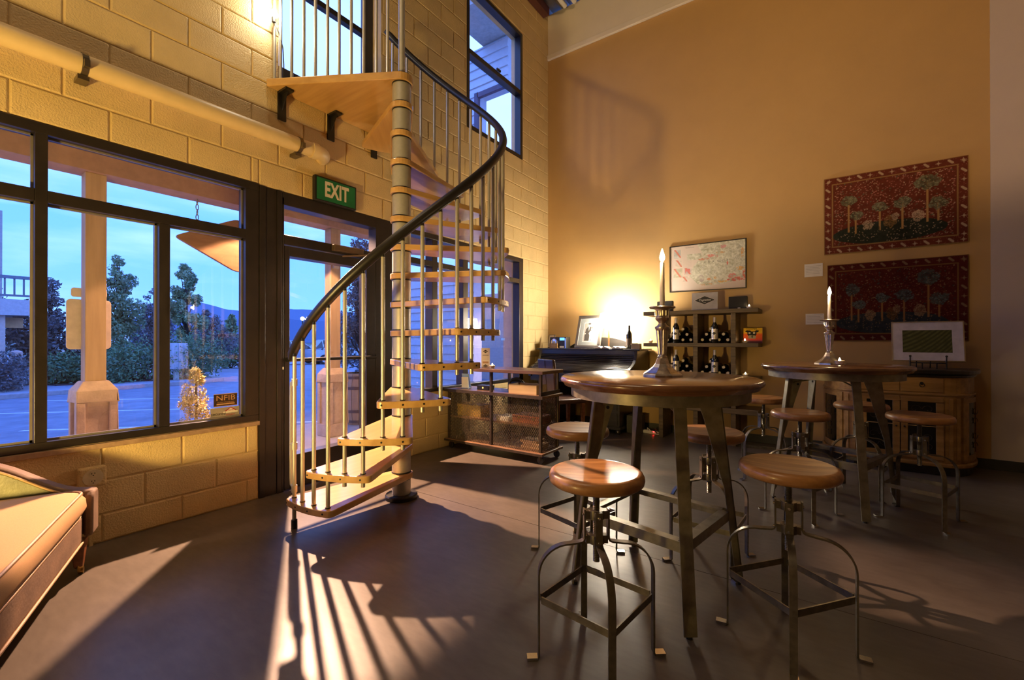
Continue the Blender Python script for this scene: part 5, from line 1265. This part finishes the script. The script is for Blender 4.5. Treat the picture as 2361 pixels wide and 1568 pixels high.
B(((-.2, -.24, .35), (.2, .24, 1.18))).build('cabinet', plain('mailbox_grey_white', (.60, .62, .64), .5), mb_, bev=.01)
for i in range(4):
    for j in range(3): B(((.2, -.225+.155*j, .40+.19*i), (.212, -.085+.155*j, .575+.19*i))).build('mail_door', MATS['mailbox_grey_white'], mb_, bev=.004)
bo = thing('bollard_light', 'short tan bollard light on the island walk', 'bollard', (*polar(6.6, 17.4), -.03))
MB().prism(rrect(-.11, .11, -.11, .11, .05), 0, .95).build('bollard_body', M_STUCCO, bo); B(((.1, -.06, .6), (.115, .06, .85))).build('louvre', M_BLACK, bo); MB().sphere((0, 0, .95), .11, 14, 8, (1, 1, .5)).build('cap', M_STUCCO, bo, smooth=True)
# street lamp seen through the door
sl = thing('street_lamp', 'distant lit street lamp seen through the door glass', 'street lamp', (*polar(29.5, 28), -.15))
MB().tube([(0, 0, 0), (0, 0, 2.55)], .035, 8).build('pole', M_BLACK, sl); MB().sphere((0, 0, 2.66), .11, 12, 8).build('globe', glow('street_globe', (1, .72, .35), 14), sl, smooth=True)
# ---------------------------------------------------------------- cars
M_CARGLASS = plain('car_glass', (.03, .04, .05), .08, spec=.8)
M_TYRE = plain('tyre', (.015, .015, .016), .8)
def car(label, az, d, rz, col, suv=True):
    x, y = polar(az, d); t = thing('car', label, 'car', (x, y, -.15-max(0, -16-x)*.95/44), D(rz), 'parked cars'); pnt = plain('car_paint_'+label.split()[0], col, .3, .4, coat=.6)
    h = 1.62 if suv else 1.42
    body = [(-2.2, .35), (-2.25, .62), (-2.15, .92), (-1.1, 1.03), (-.95, 1.04), (1.7, 1.06), (2.2, 1.0), (2.22, .6), (2.15, .35)]
    m = MB()
    bodyw = [(.80, body)]
    vs, n = [], len(body)
    for yy_, sc in ((-.86, .94), (-.9, 1), (.9, 1), (.86, .94)): vs += [(px*(.985 if sc < 1 else 1), yy_, .35+(pz_-.35)*sc) for px, pz_ in body]
    fs = [(j*n+i, j*n+(i+1) % n, (j+1)*n+(i+1) % n, (j+1)*n+i) for j in range(3) for i in range(n)]+[tuple(range(n)), tuple(3*n+i for i in range(n))]
    m.add(vs, fs); m.build('body', pnt, t, smooth=True, bev=.03)
    cab = [(-1.15, 1.02), (-.35, h-.04), (.3, h), (1.5, h-.03), (2.02, 1.04)] if suv else [(-.95, 1.02), (-.2, h-.03), (.5, h), (1.1, h-.04), (1.75, 1.04)]
    vs, n = [], len(cab)
    for sg in (-1, 1): vs += [(px, sg*(.86 if pz_ < 1.1 else .66), pz_) for px, pz_ in cab]
    MB().add(vs, [tuple(range(n)), tuple(range(2*n-1, n-1, -1))]+[(i, (i+1) % n, n+(i+1) % n, n+i) for i in range(n)]).build('windows', M_CARGLASS, t)
    MB().b2((-.3, -.64, h-.03), (1.45 if suv else 1.0, .64, h+.012)).build('roof', pnt, t, bev=.02)
    pil = MB()
    for sg in (-1, 1):
        for i, (px, pz_) in enumerate(cab[1:-1]): pil.tube([(px-.05 if i else cab[0][0], sg*.868, 1.03), (px, sg*.675, pz_)], .03, 5)
    pil.build('pillars', pnt, t)
    for px in (-1.4, 1.4):
        for sg in (-1, 1):
            wl = MB().lathe([(.30, -.11), (.33, -.08), (.33, .08), (.30, .11)], n=20, M=Matrix.Translation((px, sg*.82, .33)) @ Matrix.Rotation(PI/2, 4, 'X')).build('wheel', M_TYRE, t, smooth=True)
            MB().lathe([(.20, -.115), (.19, .115)], n=10, M=Matrix.Translation((px, sg*.825, .33)) @ Matrix.Rotation(PI/2, 4, 'X')).build('hub_cap', M_CHROME, wl)
    for sg in (-1, 1): MB().sphere((-2.13, sg*.62, .78), .13, 10, 6, (.5, 1.4, .7)).build('headlight', M_WHITE, t, smooth=True)
    B(((-2.27, -.5, .58), (-2.2, .5, .70))).build('grille', M_BLACK, t); B(((-2.275, -.17, .42), (-2.23, .17, .53))).build('number_plate', M_WHITE, t)
    return t
car('silver SUV parked in the right pane of the big window', 22.6, 44, -118, (.62, .64, .66))
car('white car half hidden by bushes at the far left of the window', 3.0, 36, -70, (.7, .72, .74), False)
car('bluish car behind the column between sign and bush', 11.8, 38, -60, (.35, .42, .5), False)
car('pale pickup like car left behind the door glass', 28.4, 34, -100, (.6, .64, .68))
car('bright parked car at the column behind the door glass', 33.8, 33, -105, (.55, .6, .66))
# ---------------------------------------------------------------- buildings
bl = thing('balcony_building', 'neighbouring building with railed balcony at the far left', 'building', (-15.0, -3.0, -.15))
B(((-5, -6, 0), (-1.2, 5.0, 5.2))).build('wall', plain('far_wall', (.45, .40, .36), .8), bl)
B(((-1.3, -6, 2.05), (1.0, 5.3, 2.47))).build('balcony_slab', plain('far_fascia', (.52, .52, .52), .7), bl)
B(((-1.3, -6, 4.6), (1.2, 5.4, 4.8))).build('roof', plain('far_roof', (.10, .09, .09), .8), bl) if False else None
rl = B(((.90, -6, 3.02), (.98, 5.3, 3.10)), ((.90, -6, 2.55), (.98, 5.3, 2.60))).build('balcony_rail', plain('far_rail', (.16, .2, .24), .6), bl)
for i in range(66): B(((.92, -5.9+.17*i, 2.60), (.955, -5.865+.17*i, 3.02))).build('baluster', MATS['far_rail'], bl)
for y in (-4, .2, 4.6): B(((.6, y, 0), (.85, y+.25, 2.05))).build('post', plain('far_post', (.6, .52, .46), .8), bl)
B(((.55, 4.86, 1.72), (.62, 5.2, 2.0))).build('hanging_sign', plain('far_sign', (.55, .34, .16), .6), bl)
# wing of this building beyond the second window: siding laid board by board
M_SIDE = plain('white_siding', (.62, .64, .66), .7, vary=.05, world=True)
wing = struct(B(((-5.2, 7.24, -.02), (-2.55, 7.5, 2.66)), ((-6, 7.24, 3.36), (-2.42, 7.5, 7.4)), ((-2.42, 7.24, 6.40), (-1.65, 7.5, 7.4)), ((-2.42, 7.24, 3.36), (-1.65, 7.5, 4.2))).build('wall_wing', M_SIDE))
def boards(x0, x1, z0, z1, p=.19):
    z = z0
    while z < z1-.03:
        q = min(p, z1-z)
        MB().add([(x0, 7.205, z), (x1, 7.205, z), (x1, 7.235, z+q), (x0, 7.235, z+q), (x0, 7.24, z), (x1, 7.24, z)], [(0, 1, 2, 3), (0, 4, 5, 1), (1, 5, 2), (0, 3, 4)]).build('siding_board', M_SIDE, wing); z += p
boards(-5.2, -2.55, -.02, 2.66); boards(-2.42, -1.65, 6.40, 7.4); boards(-6, -2.42, 3.36, 7.4); boards(-2.42, -1.65, 3.36, 4.2)
B(((-2.50, 7.18, 4.2), (-2.40, 7.26, 6.45)), ((-2.42, 7.18, 6.34), (-1.62, 7.26, 6.44))).build('opening_trim', plain('dark_blue_trim', (.05, .07, .12), .6), wing)
struct(B(((-1.64, 8.5, 3.36), (-.2, 8.7, 7.4))).build('wall_wing_side', plain('blue_grey_block', (.40, .43, .48), .8)))
struct(B(((-2.3, 6.2, 7.4), (-.2, 10, 7.5))).build('porch_roof', MATS['pale_soffit']))
struct(B(((-1.27, 6.55, -.02), (-1.05, 6.77, 2.70))).build('wall_pier', M_STUCCO))
struct(B(((-8.5, 12.5, -.15), (-3.2, 12.8, 2.9))).build('wall_garden', M_STUCCO))
# mountains
mts = []
for j, (dist, hh, col, az0, az1) in enumerate(((900, 66, (.17, .23, .31), 15, 40), (700, 36, (.12, .17, .24), 14, 42))):  # distance haze is put into the slope colours
    az = np.linspace(az0, az1, 60); r_ = fnoise(2, 60, 5, 4)[0]
    m = MB(); vs = []
    for a, q in zip(az, r_):
        x, y = polar(a, dist); x2, y2 = polar(a, dist+60); z = hh*(.72+.36*q)
        vs += [(x, y, -1), (x2, y2, z), (polar(a, dist+120)[0], polar(a, dist+120)[1], -1)]
    fs = [(3*i+k, 3*i+3+k, 3*i+4+k, 3*i+1+k) for i in range(59) for k in (0, 1)]
    tag(m.add(vs, fs).build('mountain_ridge', plain('hazy_blue_slope' if j == 0 else 'near_haze_slope', col, .95), smooth=True), ('farther hazy mountain ridge on the horizon', 'nearer darker mountain ridge low on the horizon')[j], 'mountain')
# stickers on the glass
s1 = thing('window_sticker', 'dark NFIB sticker on the glass at the lower right pane', 'sticker', (-.0575, 1.448, .775))
nd = plain('sticker_brown_black', (.035, .018, .010), .5); ng = plain('sticker_tan', (.50, .28, .13), .6)
B(((-.001, -.078, -.046), (.001, .078, .046))).build('sticker_sheet', nd, s1)
B(((.001, -.078, -.046), (.0014, .078, -.042)), ((.001, -.078, .042), (.0014, .078, .046)), ((.001, -.060, -.034), (.0014, .060, -.024))).build('sticker_rule', ng, s1)
text('lettering', 'NFIB', .055, ng, s1, facing((.0016, 0, .014), (0, 1, 0), (0, 0, 1)), sx=1.15, ext=.0004)
text('small_lettering', 'The Voice of Small Business', .010, ng, s1, facing((.0016, 0, -.016), (0, 1, 0), (0, 0, 1)), ext=.0003)
s2 = thing('window_sticker', 'grey and red secured sticker on the glass below the dark one', 'sticker', (-.0575, 1.445, .686))
B(((-.001, -.095, -.038), (.001, .095, .036))).build('sticker_sheet', plain('sticker_grey', (.33, .29, .26), .5), s2)
text('lettering', 'secured', .030, M_BLACK, s2, facing((.0014, -.045, -.010), (0, 1, 0), (0, 0, 1)), ext=.0004)
MB().prism([(-.004, .006), (.036, .034), (.080, .006)], .001, .0015, 'x').build('red_roof', plain('sticker_red', (.35, .02, .015), .5), s2)
MB().prism([(.006, .004), (.036, .028), (.070, .004)], .0015, .002, 'x').build('white_gable', M_WHITE, s2)
B(((.001, -.012, -.008), (.0016, .084, .004))).build('white_bar', M_WHITE, s2)
text('home_lettering', 'HOME', .014, MATS['sticker_red'], s2, facing((.0022, .036, .010), (0, 1, 0), (0, 0, 1)), ext=.0002)
text('red_lettering', 'SECURITY', .014, MATS['sticker_red'], s2, facing((.0014, .036, -.022), (0, 1, 0), (0, 0, 1)), ext=.0004)
